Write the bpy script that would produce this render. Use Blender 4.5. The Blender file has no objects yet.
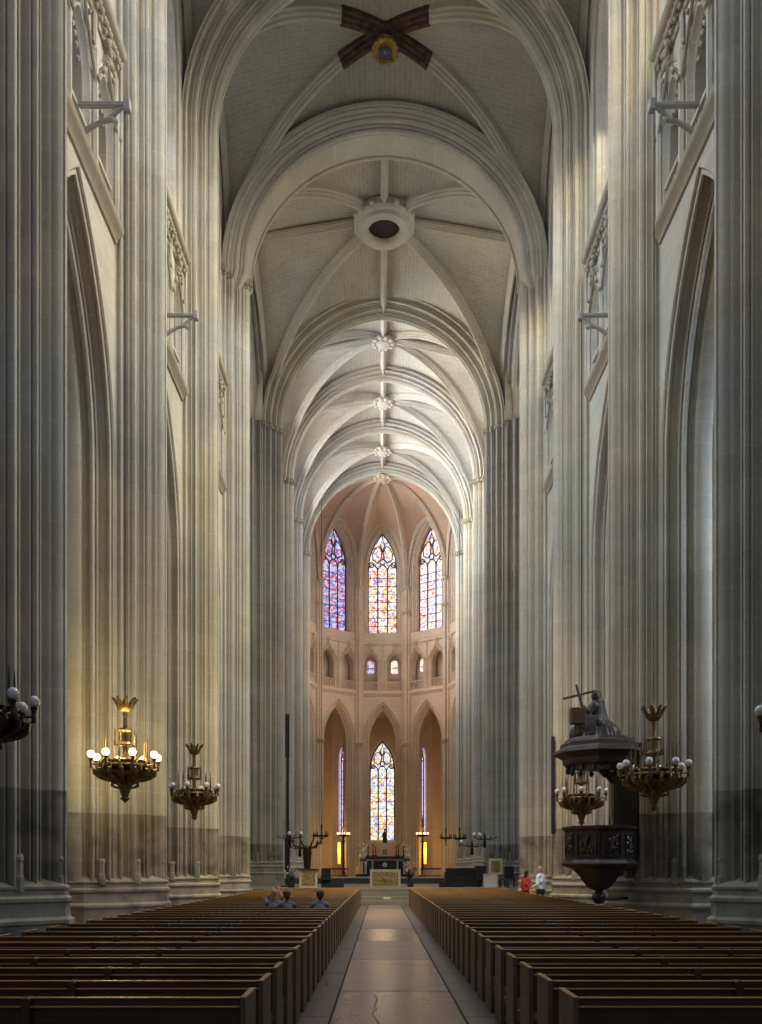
import bpy, bmesh, math, random
from mathutils import Vector, Matrix
random.seed(7)
PI = math.pi
COL = bpy.context.scene.collection
sin, cos, sqrt = math.sin, math.cos, math.sqrt

# ------------------------------------------------------------------ mesh helper
class MB:
    def __init__(s):
        s.v = []; s.f = []; s.uv = None
    def add(s, verts, faces):
        o = len(s.v); s.v += [tuple(p) for p in verts]
        s.f += [tuple(i + o for i in f) for f in faces]
    def box(s, x0, x1, y0, y1, z0, z1):
        v = [(x, y, z) for z in (z0, z1) for y in (y0, y1) for x in (x0, x1)]
        s.add(v, [(0, 2, 3, 1), (4, 5, 7, 6), (0, 1, 5, 4), (2, 6, 7, 3), (0, 4, 6, 2), (1, 3, 7, 5)])
    def cbox(s, x0, x1, y0, y1, z0, z1, c=.01):
        # box with chamfered vertical and horizontal edges (two rings)
        def ring(i, z):
            return [(x0 + i, y0, z), (x1 - i, y0, z), (x1, y0 + i, z), (x1, y1 - i, z), (x1 - i, y1, z), (x0 + i, y1, z), (x0, y1 - i, z), (x0, y0 + i, z)]
        def inr(z):
            a, b, d, e = x0 + c, x1 - c, y0 + c, y1 - c
            k = c * .5
            return [(a + k, d, z), (b - k, d, z), (b, d + k, z), (b, e - k, z), (b - k, e, z), (a + k, e, z), (a, e - k, z), (a, d + k, z)]
        s.rings([inr(z0), ring(c, z0 + c), ring(c, z1 - c), inr(z1)], True, True, True)
    def rings(s, rings, closed=True, cap0=False, cap1=False):
        n = len(rings[0]); vs = [p for r in rings for p in r]; fs = []
        for i in range(len(rings) - 1):
            for j in range(n if closed else n - 1):
                a = i * n + j; b = i * n + (j + 1) % n
                fs.append((a, b, b + n, a + n))
        if cap0: fs.append(tuple(range(n))[::-1])
        if cap1: fs.append(tuple((len(rings) - 1) * n + j for j in range(n)))
        s.add(vs, fs)
    def lathe(s, prof, seg=16, c=(0, 0, 0), axis='z'):
        rg = []
        for r, z in prof:
            ring = []
            for k in range(seg):
                a = 2 * PI * k / seg
                p = (r * cos(a), r * sin(a), z)
                if axis == 'y': p = (p[0], p[2], p[1])
                if axis == 'x': p = (p[2], p[0], p[1])
                ring.append((p[0] + c[0], p[1] + c[1], p[2] + c[2]))
            rg.append(ring)
        s.rings(rg, True, True, True)
    def tube(s, path, rad, seg=8, flat=1.0):
        path = [Vector(p) for p in path]
        n = len(path)
        if not hasattr(rad, '__len__'): rad = [rad] * n
        rg = []; up = None
        for i, p in enumerate(path):
            t = (path[min(i + 1, n - 1)] - path[max(i - 1, 0)])
            if t.length < 1e-9: t = Vector((0, 0, 1))
            t.normalize()
            if up is None:
                up = Vector((0, 0, 1)) if abs(t.z) < .9 else Vector((1, 0, 0))
            x = t.cross(up)
            if x.length < 1e-5: x = t.cross(Vector((0, 1, 0)))
            x.normalize(); y = x.cross(t); up = y
            rg.append([tuple(p + (x * cos(2 * PI * k / seg) + y * flat * sin(2 * PI * k / seg)) * rad[i]) for k in range(seg)])
        s.rings(rg, True, True, True)
    def ball(s, c, r, seg=12, rg=8):
        rx, ry, rz = r if hasattr(r, '__len__') else (r, r, r)
        R = []
        for i in range(rg + 1):
            a = -PI / 2 + PI * i / rg
            k = max(cos(a), .02)
            R.append([(c[0] + rx * k * cos(2 * PI * j / seg), c[1] + ry * k * sin(2 * PI * j / seg), c[2] + rz * sin(a)) for j in range(seg)])
        s.rings(R, True, True, True)
    def caps(s, p0, p1, r0, r1, seg=12):
        p0 = Vector(p0); p1 = Vector(p1); d = p1 - p0; L = d.length
        if L < 1e-6: return s.ball(p0, r0, seg)
        t = d / L
        x = t.cross(Vector((0, 0, 1)) if abs(t.z) < .9 else Vector((1, 0, 0))).normalized(); y = t.cross(x)
        R = []
        for i in range(5):
            a = -PI / 2 + PI / 2 * i / 4; k = max(cos(a), .03)
            R.append([tuple(p0 + t * (r0 * sin(a)) + (x * cos(2 * PI * j / seg) + y * sin(2 * PI * j / seg)) * r0 * k) for j in range(seg)])
        for i in range(5):
            a = PI / 2 * i / 4; k = max(cos(a), .03)
            R.append([tuple(p1 + t * (r1 * sin(a)) + (x * cos(2 * PI * j / seg) + y * sin(2 * PI * j / seg)) * r1 * k) for j in range(seg)])
        s.rings(R, True, True, True)
    def prism(s, poly, axis, a, b):
        # poly of 2-D points extruded along axis 'x','y','z' from a to b
        def m(p, q):
            if axis == 'x': return (q, p[0], p[1])
            if axis == 'y': return (p[0], q, p[1])
            return (p[0], p[1], q)
        s.rings([[m(p, a) for p in poly], [m(p, b) for p in poly]], True, True, True)
    def xf(s, M):
        s.v = [tuple(M @ Vector(p)) for p in s.v]; return s
    def build(s, name, mat, parent=None, smooth=38, uv=None, fix=True):
        me = bpy.data.meshes.new(name)
        me.from_pydata(s.v, [], s.f)
        if fix:
            bm = bmesh.new(); bm.from_mesh(me)
            bmesh.ops.remove_doubles(bm, verts=bm.verts, dist=1e-5)
            bmesh.ops.recalc_face_normals(bm, faces=bm.faces)
            bm.to_mesh(me); bm.free()
        if smooth:
            for p in me.polygons: p.use_smooth = True
            me.set_sharp_from_angle(angle=math.radians(smooth))
        if uv:
            l = me.uv_layers.new(name='UVMap')
            for lp in me.loops:
                l.data[lp.index].uv = uv(me.vertices[lp.vertex_index].co)
        o = bpy.data.objects.new(name, me); COL.objects.link(o)
        if mat: me.materials.append(mat)
        if parent: o.parent = parent
        return o

def tag(o, label=None, cat=None, group=None, kind=None):
    if label: o['label'] = label
    if cat: o['category'] = cat
    if group: o['group'] = group
    if kind: o['kind'] = kind
    return o
def empty(name, loc=(0, 0, 0), rz=0, **k):
    o = bpy.data.objects.new(name, None); COL.objects.link(o)
    o.location = loc; o.rotation_euler = (0, 0, rz); o.empty_display_size = .2
    return tag(o, **k)
def copy_tree(o, parent=None):
    c = o.copy(); COL.objects.link(c)
    if parent: c.parent = parent
    for ch in list(o.children): copy_tree(ch, c)
    return c
ORD = ['first', 'second', 'third', 'fourth', 'fifth', 'sixth', 'seventh', 'eighth', 'ninth', 'tenth', 'eleventh', 'twelfth', 'thirteenth', 'fourteenth', 'fifteenth', 'sixteenth', 'seventeenth', 'eighteenth', 'nineteenth', 'twentieth']
ORD += ['twenty-' + w for w in ORD[:9]] + ['thirtieth'] + ['thirty-' + w for w in ORD[:9]] + ['fortieth']

# ------------------------------------------------------------------ materials
def newmat(name):
    m = bpy.data.materials.new(name); m.use_nodes = True
    nt = m.node_tree; b = nt.nodes['Principled BSDF']
    return m, nt, b
def N(nt, t, **kw):
    n = nt.nodes.new(t)
    for k, v in kw.items():
        if k in n.inputs: n.inputs[k].default_value = v
        else: setattr(n, k, v)
    return n
def mix(nt, fac, a, b, mode='MIX'):
    n = nt.nodes.new('ShaderNodeMix'); n.data_type = 'RGBA'; n.blend_type = mode
    for sock, val in ((n.inputs[0], fac), (n.inputs[6], a), (n.inputs[7], b)):
        if isinstance(val, bpy.types.NodeSocket): nt.links.new(val, sock)
        elif isinstance(val, (int, float)): sock.default_value = val if sock.type == 'VALUE' else (val, val, val, 1)
        else: sock.default_value = (*val, 1)
    return n.outputs[2]
def ramp(nt, src, pts, interp='LINEAR'):
    r = nt.nodes.new('ShaderNodeValToRGB'); r.color_ramp.interpolation = interp
    e = r.color_ramp.elements
    while len(e) < len(pts): e.new(.5)
    for k, (p, c) in enumerate(pts):
        e[k].position = p; e[k].color = (c, c, c, 1) if isinstance(c, (int, float)) else (*c, 1)
    nt.links.new(src, r.inputs[0]); return r.outputs[0]
def stone(name, col, course=.45, width=1.3, low=False, mortar=1.18, vary=.14, uv=False, rough=.85, stain=.5, msize=.012):
    m, nt, b = newmat(name); L = nt.links.new
    g = N(nt, 'ShaderNodeNewGeometry')
    sp = N(nt, 'ShaderNodeSeparateXYZ'); L(g.outputs['Position'], sp.inputs[0])
    if uv:
        tc = N(nt, 'ShaderNodeTexCoord'); vec = tc.outputs['UV']
    else:
        ad = N(nt, 'ShaderNodeMath', operation='ADD'); L(sp.outputs[0], ad.inputs[0]); L(sp.outputs[1], ad.inputs[1])
        cb = N(nt, 'ShaderNodeCombineXYZ'); L(ad.outputs[0], cb.inputs[0]); L(sp.outputs[2], cb.inputs[1]); vec = cb.outputs[0]
    br = N(nt, 'ShaderNodeTexBrick'); L(vec, br.inputs['Vector'])
    br.inputs['Scale'].default_value = 1; br.inputs['Mortar Size'].default_value = msize; br.inputs['Mortar Smooth'].default_value = .3
    br.inputs['Brick Width'].default_value = width; br.inputs['Row Height'].default_value = course; br.inputs['Bias'].default_value = 0
    c1 = tuple(x * (1 - vary) for x in col); c2 = tuple(min(1, x * (1 + vary)) for x in col)
    br.inputs['Color1'].default_value = (*c1, 1); br.inputs['Color2'].default_value = (*c2, 1)
    br.inputs['Mortar'].default_value = (*[min(.95, x * mortar) for x in col], 1)
    n1 = N(nt, 'ShaderNodeTexNoise', Scale=.35, Detail=5.0, Roughness=.6); L(g.outputs['Position'], n1.inputs['Vector'])
    n2 = N(nt, 'ShaderNodeTexNoise', Scale=5.0, Detail=6.0, Roughness=.7); L(g.outputs['Position'], n2.inputs['Vector'])
    f1 = ramp(nt, n1.outputs[0], [(.35, 1 - .42 * stain), (.62, 1.0)])
    f2 = ramp(nt, n2.outputs[0], [(.3, .86), (.7, 1.0)])
    c = mix(nt, 1.0, br.outputs[0], f1, 'MULTIPLY'); c = mix(nt, 1.0, c, f2, 'MULTIPLY')
    # warm / cool drift between blocks of stone
    n3 = N(nt, 'ShaderNodeTexNoise', Scale=.22, Detail=2.0); L(g.outputs['Position'], n3.inputs['Vector'])
    c = mix(nt, 1.0, c, mix(nt, ramp(nt, n3.outputs[0], [(.4, 0.0), (.6, 1.0)]), (1.0, .97, .9), (.93, .97, 1.0)), 'MULTIPLY')
    if low:
        # grey footing stone with soot patches below three metres
        mr = N(nt, 'ShaderNodeMapRange'); L(sp.outputs[2], mr.inputs[0])
        mr.inputs[1].default_value = 3.08; mr.inputs[2].default_value = 3.12; mr.inputs[3].default_value = 1; mr.inputs[4].default_value = 0
        n4 = N(nt, 'ShaderNodeTexNoise', Scale=1.6, Detail=4.0, Roughness=.55); L(g.outputs['Position'], n4.inputs['Vector'])
        st = ramp(nt, n4.outputs[0], [(.34, .55), (.54, 1.0)])
        lowc = mix(nt, 1.0, mix(nt, 1.0, c, (.62, .61, .59), 'MULTIPLY'), st, 'MULTIPLY')
        c = mix(nt, mr.outputs[0], c, lowc)
    L(c, b.inputs['Base Color']); b.inputs['Roughness'].default_value = rough
    b.inputs['Specular IOR Level'].default_value = .25
    bp = N(nt, 'ShaderNodeBump', Strength=.25, Distance=.02); L(n2.outputs[0], bp.inputs['Height']); L(bp.outputs[0], b.inputs['Normal'])
    return m
def plain(name, col, rough=.6, metal=0.0, vary=.2, scale=8.0, bump=.1, spec=.5, stretch=None):
    m, nt, b = newmat(name); L = nt.links.new
    tc = N(nt, 'ShaderNodeTexCoord'); src = tc.outputs['Object']
    if stretch:
        mp = N(nt, 'ShaderNodeMapping'); mp.inputs['Scale'].default_value = stretch; L(src, mp.inputs[0]); src = mp.outputs[0]
    n = N(nt, 'ShaderNodeTexNoise', Scale=scale, Detail=4.0); L(src, n.inputs['Vector'])
    f = ramp(nt, n.outputs[0], [(.3, 1 - vary), (.7, 1.0)])
    L(mix(nt, 1.0, col, f, 'MULTIPLY'), b.inputs['Base Color'])
    b.inputs['Roughness'].default_value = rough; b.inputs['Metallic'].default_value = metal; b.inputs['Specular IOR Level'].default_value = spec
    if bump:
        bp = N(nt, 'ShaderNodeBump', Strength=bump, Distance=.01); L(n.outputs[0], bp.inputs['Height']); L(bp.outputs[0], b.inputs['Normal'])
    return m
def glow(name, col, st):
    m, nt, b = newmat(name)
    b.inputs['Base Color'].default_value = (*col, 1); b.inputs['Emission Color'].default_value = (*col, 1); b.inputs['Emission Strength'].default_value = st
    return m
def stained(name, pts, st, scale=5.0, lead=.05, seed=0.0):
    m, nt, b = newmat(name); L = nt.links.new
    tc = N(nt, 'ShaderNodeTexCoord'); mp = N(nt, 'ShaderNodeMapping'); L(tc.outputs['UV'], mp.inputs[0])
    mp.inputs['Location'].default_value = (seed, seed * 1.7, 0)
    v = N(nt, 'ShaderNodeTexVoronoi', Scale=scale); L(mp.outputs[0], v.inputs['Vector'])
    e = N(nt, 'ShaderNodeTexVoronoi', feature='DISTANCE_TO_EDGE', Scale=scale); L(mp.outputs[0], e.inputs['Vector'])
    sp = N(nt, 'ShaderNodeSeparateColor'); L(v.outputs['Color'], sp.inputs[0])
    big = N(nt, 'ShaderNodeTexNoise', Scale=.9, Detail=1.0); L(mp.outputs[0], big.inputs['Vector'])
    a1 = N(nt, 'ShaderNodeMath', operation='MULTIPLY_ADD'); L(big.outputs[0], a1.inputs[0]); a1.inputs[1].default_value = 1.2; a1.inputs[2].default_value = -.6
    a2 = N(nt, 'ShaderNodeMath', operation='ADD'); L(sp.outputs[0], a2.inputs[0]); L(a1.outputs[0], a2.inputs[1])
    fr = N(nt, 'ShaderNodeMath', operation='FRACT'); L(a2.outputs[0], fr.inputs[0])
    c = ramp(nt, fr.outputs[0], pts, 'CONSTANT')
    ld = ramp(nt, e.outputs[0], [(0.0, .08), (lead, 1.0)])
    c = mix(nt, 1.0, c, ld, 'MULTIPLY')
    L(c, b.inputs['Emission Color']); b.inputs['Emission Strength'].default_value = st
    b.inputs['Base Color'].default_value = (.03, .03, .04, 1); b.inputs['Roughness'].default_value = .3
    return m

M = {}; GLASS = 2.7
M['nave'] = stone('nave_tuffeau', (.62, .585, .50), low=True, course=.62, width=2.3, vary=.05, msize=.009)
M['wall'] = stone('wall_tuffeau', (.64, .61, .54), low=True, vary=.05, course=.5)
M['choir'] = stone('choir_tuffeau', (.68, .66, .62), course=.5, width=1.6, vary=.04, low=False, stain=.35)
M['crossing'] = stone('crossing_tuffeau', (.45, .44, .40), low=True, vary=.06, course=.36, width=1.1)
M['apse'] = stone('apse_tuffeau', (.66, .55, .46), course=.45, width=1.2, vary=.04, low=False, stain=.35)
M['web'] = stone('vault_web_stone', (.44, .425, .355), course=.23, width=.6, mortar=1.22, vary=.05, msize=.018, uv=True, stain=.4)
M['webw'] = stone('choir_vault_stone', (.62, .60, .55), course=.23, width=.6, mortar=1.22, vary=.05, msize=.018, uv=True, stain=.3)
M['weba'] = stone('apse_vault_stone', (.62, .46, .36), course=.23, width=.6, mortar=1.22, vary=.05, msize=.018, uv=True, stain=.3)
M['rib'] = stone('rib_stone', (.58, .555, .47), course=.7, width=3, vary=.05)
M['carved'] = stone('carved_cornice_stone', (.46, .42, .34), course=9, width=9, vary=.05)
M['step'] = stone('step_stone', (.21, .205, .19), course=3, width=1.5, vary=.06, rough=.6)
M['darkstep'] = stone('dark_step_stone', (.12, .12, .125), course=3, width=1.2, vary=.1, rough=.5)
M['iron'] = plain('grey_bracket_iron', (.42, .43, .42), .6, .0)
M['lead'] = plain('backlit_dark_tracery', (.10, .085, .08), .8)  # stone tracery, its backlit silhouette put into a dark colour
M['hairfair'] = plain('fair_hair', (.42, .27, .14), .5, vary=.4, scale=30)
M['cable'] = plain('dark_cable', (.05, .045, .04), .6)
M['bronze'] = plain('gilt_bronze', (.26, .18, .07), .45, .6, vary=.8, scale=22, bump=.6)
M['bronzed'] = plain('dark_bronze', (.06, .047, .032), .45, .6, vary=.5, scale=14, bump=.3)
M['globe'] = plain('white_glass_globe', (.74, .76, .80), .25, vary=.05, bump=0)
M['globelit'] = glow('lit_glass_globe', (1.0, .80, .42), 9.0)
M['bulb'] = glow('lit_bulb', (1.0, .72, .42), 3.5)
M['pew'] = plain('dark_walnut', (.072, .038, .013), .45, vary=.45, scale=3.0, stretch=(1.2, 12, 12), bump=.06)
M['pewedge'] = plain('lit_walnut_edge', (.36, .20, .055), .38, vary=.35, scale=3.0, stretch=(1.2, 12, 12), bump=.05)  # light catching the top edges, put into a brighter walnut colour
M['pewend'] = plain('walnut_end_panel', (.14, .095, .05), .45, vary=.35, scale=2.5, stretch=(9, 9, 1.0), bump=.06)
M['pewseat'] = plain('lit_honey_seat', (.60, .38, .12), .45, vary=.25, scale=3.0, stretch=(1.2, 12, 12), bump=.05)  # honey wood brightened in colour to stand for light under the pews
M['oakdark'] = plain('carved_dark_oak', (.042, .027, .020), .42, vary=.5, scale=9, bump=.25)
M['statue'] = plain('dark_painted_statue', (.075, .056, .044), .5, vary=.5, scale=5, bump=.2)
M['book'] = plain('brown_leather_book', (.11, .055, .022), .5)
M['black'] = plain('black_lacquer', (.018, .017, .018), .4)
M['cream'] = plain('cream_stone', (.62, .56, .43), .6)
M['gold'] = plain('carved_gold_panel', (.42, .31, .12), .5, .1, vary=.7, scale=11, bump=.6)
M['marbleb'] = plain('black_marble', (.035, .035, .038), .25, vary=.5, scale=6, bump=0)
M['marblew'] = plain('white_marble', (.62, .60, .57), .4, vary=.1)
M['leaf'] = plain('green_leaf', (.05, .10, .035), .5, vary=.5)
M['petal'] = plain('white_petal', (.72, .72, .66), .5, vary=.1)
M['skin'] = plain('skin', (.52, .31, .22), .55, vary=.1, bump=0)
M['hairdark'] = plain('dark_hair', (.025, .018, .014), .5, vary=.5, scale=30)
M['hairgrey'] = plain('grey_hair', (.38, .37, .36), .55, vary=.4, scale=30)
M['hairbrown'] = plain('brown_hair', (.07, .045, .03), .5, vary=.5, scale=30)
M['red'] = plain('red_cloth', (.36, .02, .025), .8, vary=.25)
M['white'] = plain('pale_blue_white_shirt', (.62, .68, .80), .8, vary=.15)
M['navy'] = plain('dark_trousers', (.03, .033, .045), .8)
M['greytop'] = plain('grey_blue_jacket', (.11, .12, .135), .8)
M['bluetop'] = plain('blue_grey_shirt', (.13, .15, .20), .8)
M['tan'] = plain('tan_bag', (.40, .24, .10), .6)
M['painted'] = plain('painted_red_gold_rib', (.12, .068, .05), .7, vary=.85, scale=4, bump=.3)
M['gilt'] = plain('gilded_boss', (.50, .33, .08), .4, .5, vary=.5, scale=9)
M['blue'] = plain('blue_shield', (.06, .09, .17), .5)
M['darkfill'] = plain('shade_disc_and_vase', (.03, .02, .025), .9)  # near-black for the disc that stands for oculus shade, and for vases
M['redrail'] = plain('dark_red_rail', (.12, .03, .02), .5)
M['yellowglow'] = glow('yellow_lamp', (1.0, .58, .08), 1.7)
W0 = (.95, .97, 1.0)
M['glassL'] = stained('stained_glass_blue', [(0, (.10, .16, .62)), (.16, (.55, .62, .95)), (.30, (.75, .10, .12)), (.42, (.25, .30, .85)), (.56, (.85, .80, .90)), (.68, (.35, .10, .45)), (.78, (.65, .70, 1.0)), (.90, (.85, .50, .35))], GLASS * .75, scale=5.0, seed=1.3)
M['glassC'] = stained('stained_glass_bright', [(0, W0), (.16, (.95, .62, .12)), (.30, (.72, .10, .06)), (.40, (.95, .85, .65)), (.54, (.30, .30, .75)), (.66, (.95, .80, .45)), (.76, (.50, .18, .42)), (.86, W0)], GLASS, scale=5.0, seed=4.1)
M['glassR'] = stained('stained_glass_pale', [(0, W0), (.22, (.98, .80, .55)), (.36, (.75, .16, .12)), (.46, (.95, .92, .9)), (.62, (.90, .50, .30)), (.76, (.45, .38, .75)), (.86, W0)], GLASS, scale=5.0, seed=8.6)
M['glassA'] = stained('stained_glass_axial', [(0, (.92, .94, .98)), (.22, (.95, .68, .12)), (.36, (.80, .16, .10)), (.46, (.45, .55, .92)), (.62, (.95, .9, .75)), (.76, (.3, .35, .75)), (.86, (.95, .80, .4))], GLASS * .9, scale=4.5, seed=2.2)
M['glassD'] = stained('stained_glass_dim', [(0, (.5, .5, .75)), (.3, (.6, .35, .45)), (.5, (.4, .4, .8)), (.75, (.7, .6, .6))], GLASS * 1.3, scale=5.0, seed=6.0)
M['clear'] = stained('clerestory_glass', [(0, (.80, .86, .95)), (.5, (.9, .92, .95))], GLASS * .8, scale=4, lead=.03)

def floor_mat():
    m, nt, b = newmat('aisle_paving'); L = nt.links.new
    g = N(nt, 'ShaderNodeNewGeometry'); sp = N(nt, 'ShaderNodeSeparateXYZ'); L(g.outputs['Position'], sp.inputs[0])
    cb = N(nt, 'ShaderNodeCombineXYZ'); L(sp.outputs[1], cb.inputs[0]); L(sp.outputs[0], cb.inputs[1])
    mp = N(nt, 'ShaderNodeMapping'); L(cb.outputs[0], mp.inputs[0]); mp.inputs['Location'].default_value = (-1.5, .74, 0)
    br = N(nt, 'ShaderNodeTexBrick', offset=.5); L(mp.outputs[0], br.inputs['Vector'])
    for k, v in (('Scale', 1), ('Mortar Size', .016), ('Mortar Smooth', .2), ('Brick Width', 4.05), ('Row Height', 1.48)): br.inputs[k].default_value = v
    br.inputs['Color1'].default_value = (.18, .148, .142, 1); br.inputs['Color2'].default_value = (.12, .10, .10, 1); br.inputs['Mortar'].default_value = (.035, .03, .03, 1)
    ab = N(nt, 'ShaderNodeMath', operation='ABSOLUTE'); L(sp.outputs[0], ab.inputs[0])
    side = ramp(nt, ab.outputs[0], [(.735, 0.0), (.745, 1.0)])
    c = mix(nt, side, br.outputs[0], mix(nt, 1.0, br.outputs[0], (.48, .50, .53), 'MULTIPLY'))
    n = N(nt, 'ShaderNodeTexNoise', Scale=1.4, Detail=7.0, Roughness=.65); L(g.outputs['Position'], n.inputs['Vector'])
    c = mix(nt, 1.0, c, ramp(nt, n.outputs[0], [(.3, .72), (.65, 1.0)]), 'MULTIPLY')
    vo = N(nt, 'ShaderNodeTexVoronoi', feature='DISTANCE_TO_EDGE', Scale=.34, Randomness=1.0)
    n5 = N(nt, 'ShaderNodeTexNoise', Scale=1.1, Detail=4.0); L(g.outputs['Position'], n5.inputs['Vector'])
    va = N(nt, 'ShaderNodeMix'); va.data_type = 'VECTOR'; va.inputs[0].default_value = .22; L(g.outputs['Position'], va.inputs[4]); L(n5.outputs['Color'], va.inputs[5]); L(va.outputs[1], vo.inputs['Vector'])
    c = mix(nt, 1.0, c, ramp(nt, vo.outputs[0], [(.0, .45), (.004, 1.0)]), 'MULTIPLY')
    L(c, b.inputs['Base Color'])
    # joints and cracks are rough and dull, slabs differ in polish
    crack = ramp(nt, vo.outputs[0], [(.0, .6), (.0035, 0.0)])
    dull = mix(nt, 1.0, br.outputs['Fac'], crack, 'LIGHTEN')
    pol = ramp(nt, br.outputs[0], [(.10, .46), (.155, .24)])
    pol = mix(nt, side, pol, .48)
    L(mix(nt, dull, pol, (.75, .75, .75)), b.inputs['Roughness'])
    L(mix(nt, dull, (.5, .5, .5), (.1, .1, .1)), b.inputs['Specular IOR Level'])
    bp = N(nt, 'ShaderNodeBump', Strength=.06, Distance=.02); L(n.outputs[0], bp.inputs['Height']); L(bp.outputs[0], b.inputs['Normal'])
    return m
M['floor'] = floor_mat()
# ------------------------------------------------------------------ light settings
WORLD = .13; VT = 'Standard'; LOOK = 'None'; EXPO = -.85
def LIGHTS():
    warm = (1.0, .90, .70); cool = (.72, .84, 1.0); white = (1.0, .97, .92)
    blue = (.72, .83, 1.0)
    area('window_light', (7.0, 12, 27), (-6, 13, 10), 3.2, 7.5, 760, blue)
    area('window_light', (-7.0, 12, 27), (6, 13, 10), 3.2, 7.5, 950, blue)
    for y in (19.75, 27.25, 34.75):
        area('window_light', (6.9, y, 27.5), (-6, y + 1, 11), 3.0, 7.5, 2300, warm, 125)
        area('window_light', (-6.9, y, 27.5), (6, y + 1, 11), 3.0, 7.5, 1150, (.72, .85, 1.0), 125)
    area('far_pew_fill', (0, 22, 26), (0, 34, 0), 2, 2, 1150, (1.0, .72, .36), 42)  # warm fill added above the nave to gild the far pews
    for k in range(3):
        y = (CHOIR_Y[k] + CHOIR_Y[k + 1]) / 2
        area('window_light', (7.0, y, 28.5), (-6, y, 15), 3.0, 7.5, 600, white, 125)
        area('window_light', (-7.0, y, 28.5), (6, y, 27.5), 3.0, 7.5, 2100, white, 125)
    for sg in (-1, 1): area('transept_light', (sg * 17.5, 45, 25), (0, 45, 31), 9, 14, 1900, (1.0, .95, .86))
    area('apse_light', (0, 70.0, 15.0), (0, 77, 28), 6, 2, 420, (1.0, .58, .38))
    point('ambulatory_light', (0, 81, 7), 300, (1.0, .55, .2), 1.0)
    for sg in (-1, 1): point('ambulatory_light', (sg * 5.5, 78.5, 3.2), 650, (1.0, .52, .14), .8)
    for sg in (-1, 1):
        for y in (19.75, 27.25, 34.75): area('aisle_light', (sg * 14.8, y, 9), (sg * 8, y, 5), 3, 7, 260 if sg < 0 else (1600 if y < 20 else 420), (.72, .82, 1.0))
    point('chandelier_light', (-6.05, 19.75, 4.6), 600, (1.0, .72, .30), .45)
    area('west_fill', (0, -10, 14), (0, 30, 8), 12, 18, 700, (.66, .78, 1.0))  # broad fill added behind the camera, no window is built there
    for sg in (-1, 1):
        point('candelabrum_light', (sg * 3.05, 66.3, 4.75), 130, (1.0, .62, .25), .4)
        point('wall_lamp_light', (sg * 3.7, 73.0, 3.2), 150, (1.0, .58, .18), .3)
# ------------------------------------------------------------------ the building: constants (metres; X across, Y towards the altar, Z up)
EYE = 1.65; CX = -.19
PC = 8.05; TIP = 2.02; WALLU = .95          # pier centre line, reach of its nave shaft, wall face
W = PC - TIP                                 # 6.03 half span between shafts
NAVE_Y = [16.0, 23.5, 31.0, 38.5]
CHOIR_Y = [51.5, 58.1, 64.7, 71.3]
ZS = 27.9; ZA = 12.1                         # springing of the vault, of the arcade
PLAT, PLAT2 = .70, 1.06

def moulding(A, B, seq, out):
    A = Vector(A); B = Vector(B); d = B - A; L = d.length; d /= L
    n = Vector((d.y, -d.x))
    if n.dot(Vector(out)) < 0: n = -n
    tot = sum(q[1] for q in seq); pos = 0; pts = []
    for k, q in enumerate(seq):
        w = q[1] / tot * L
        if q[0] == 'f':
            pts += [A + d * pos + n * q[2], A + d * (pos + w) + n * q[2]]
        else:
            m = 6
            for i in range(m + 1):
                a = PI * i / m; h = q[2] * sin(a) * (1 if q[0] == 'r' else -1)
                pts.append(A + d * (pos + w * (1 - cos(a)) / 2) + n * h)
        pos += w
    return [tuple(p) for p in pts]
def nave_half(kv=1.0):
    pts = [(2.02, 0), (2.02, .045 * kv), (1.98, .05 * kv)]
    pts += [(1.84 + .15 * cos(a), .16 * kv * sin(a)) for a in [PI / 2 * (.2 + .95 * i / 5) for i in range(6)]]
    pts += [(1.79, .17 * kv), (1.79, .20 * kv)]
    pts += moulding((1.75, .21 * kv), (WALLU, 1.1 * kv), [('h', .12, .10), ('f', .03, .03), ('f', .025, -.03), ('r', .11, .09), ('f', .025, -.03), ('f', .03, .03), ('h', .16, .12), ('f', .03, .04), ('f', .03, -.02), ('r', .17, .13), ('f', .03, -.02), ('f', .03, .04), ('h', .15, .11), ('f', .03, .03), ('r', .08, .07), ('h', .05, .05), ('f', .05, 0)], (1, 1))
    return pts
def jamb_half(kv=1.0):
    pts = moulding((WALLU, 1.1 * kv), (.24, 1.5 * kv), [('f', .06, 0), ('h', .05, .04), ('r', .12, .08), ('f', .03, -.03), ('h', .24, .15), ('f', .04, .03), ('h', .05, .04), ('r', .16, .12), ('f', .04, -.03), ('h', .15, .10)], (1, 1))
    pts += [(.22 * cos(a), 1.5 * kv + .1 * kv * sin(a)) for a in [PI / 2 * i / 5 for i in range(6)]]
    return pts
def clean(p):
    o = []
    for q in p:
        if not o or (Vector(q) - Vector(o[-1])).length > 1e-4: o.append(tuple(q))
    return o
def full_profile(kv=1.0):
    q = clean(nave_half(kv) + jamb_half(kv))
    a = q + [(-u, v) for u, v in q[::-1][1:]]
    return a + [(u, -v) for u, v in a[::-1][1:-1]]
def upper_profile(kv=1.0):
    h = clean(nave_half(kv))
    a = h[::-1] + [(u, -v) for u, v in h[1:]]        # from +v wall face over the tip to -v wall face
    return a + [(-WALLU, -1.1 * kv), (-WALLU, 1.1 * kv)]
def arch_section(kv=1.0, kn=1.0):
    h = clean(nave_half(kv))
    return [((TIP - u) * kn, v) for u, v in h[::-1]] + [((TIP - u) * kn, -v) for u, v in h[1:]]
def jamb_section(kv=1.0):
    q = clean(jamb_half(kv)); tip = 1.6 * kv
    return [(tip - v, WALLU - u) for u, v in q] + [(tip - v, WALLU + u) for u, v in q[::-1][1:]]      # (n, depth from the wall face)

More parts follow.
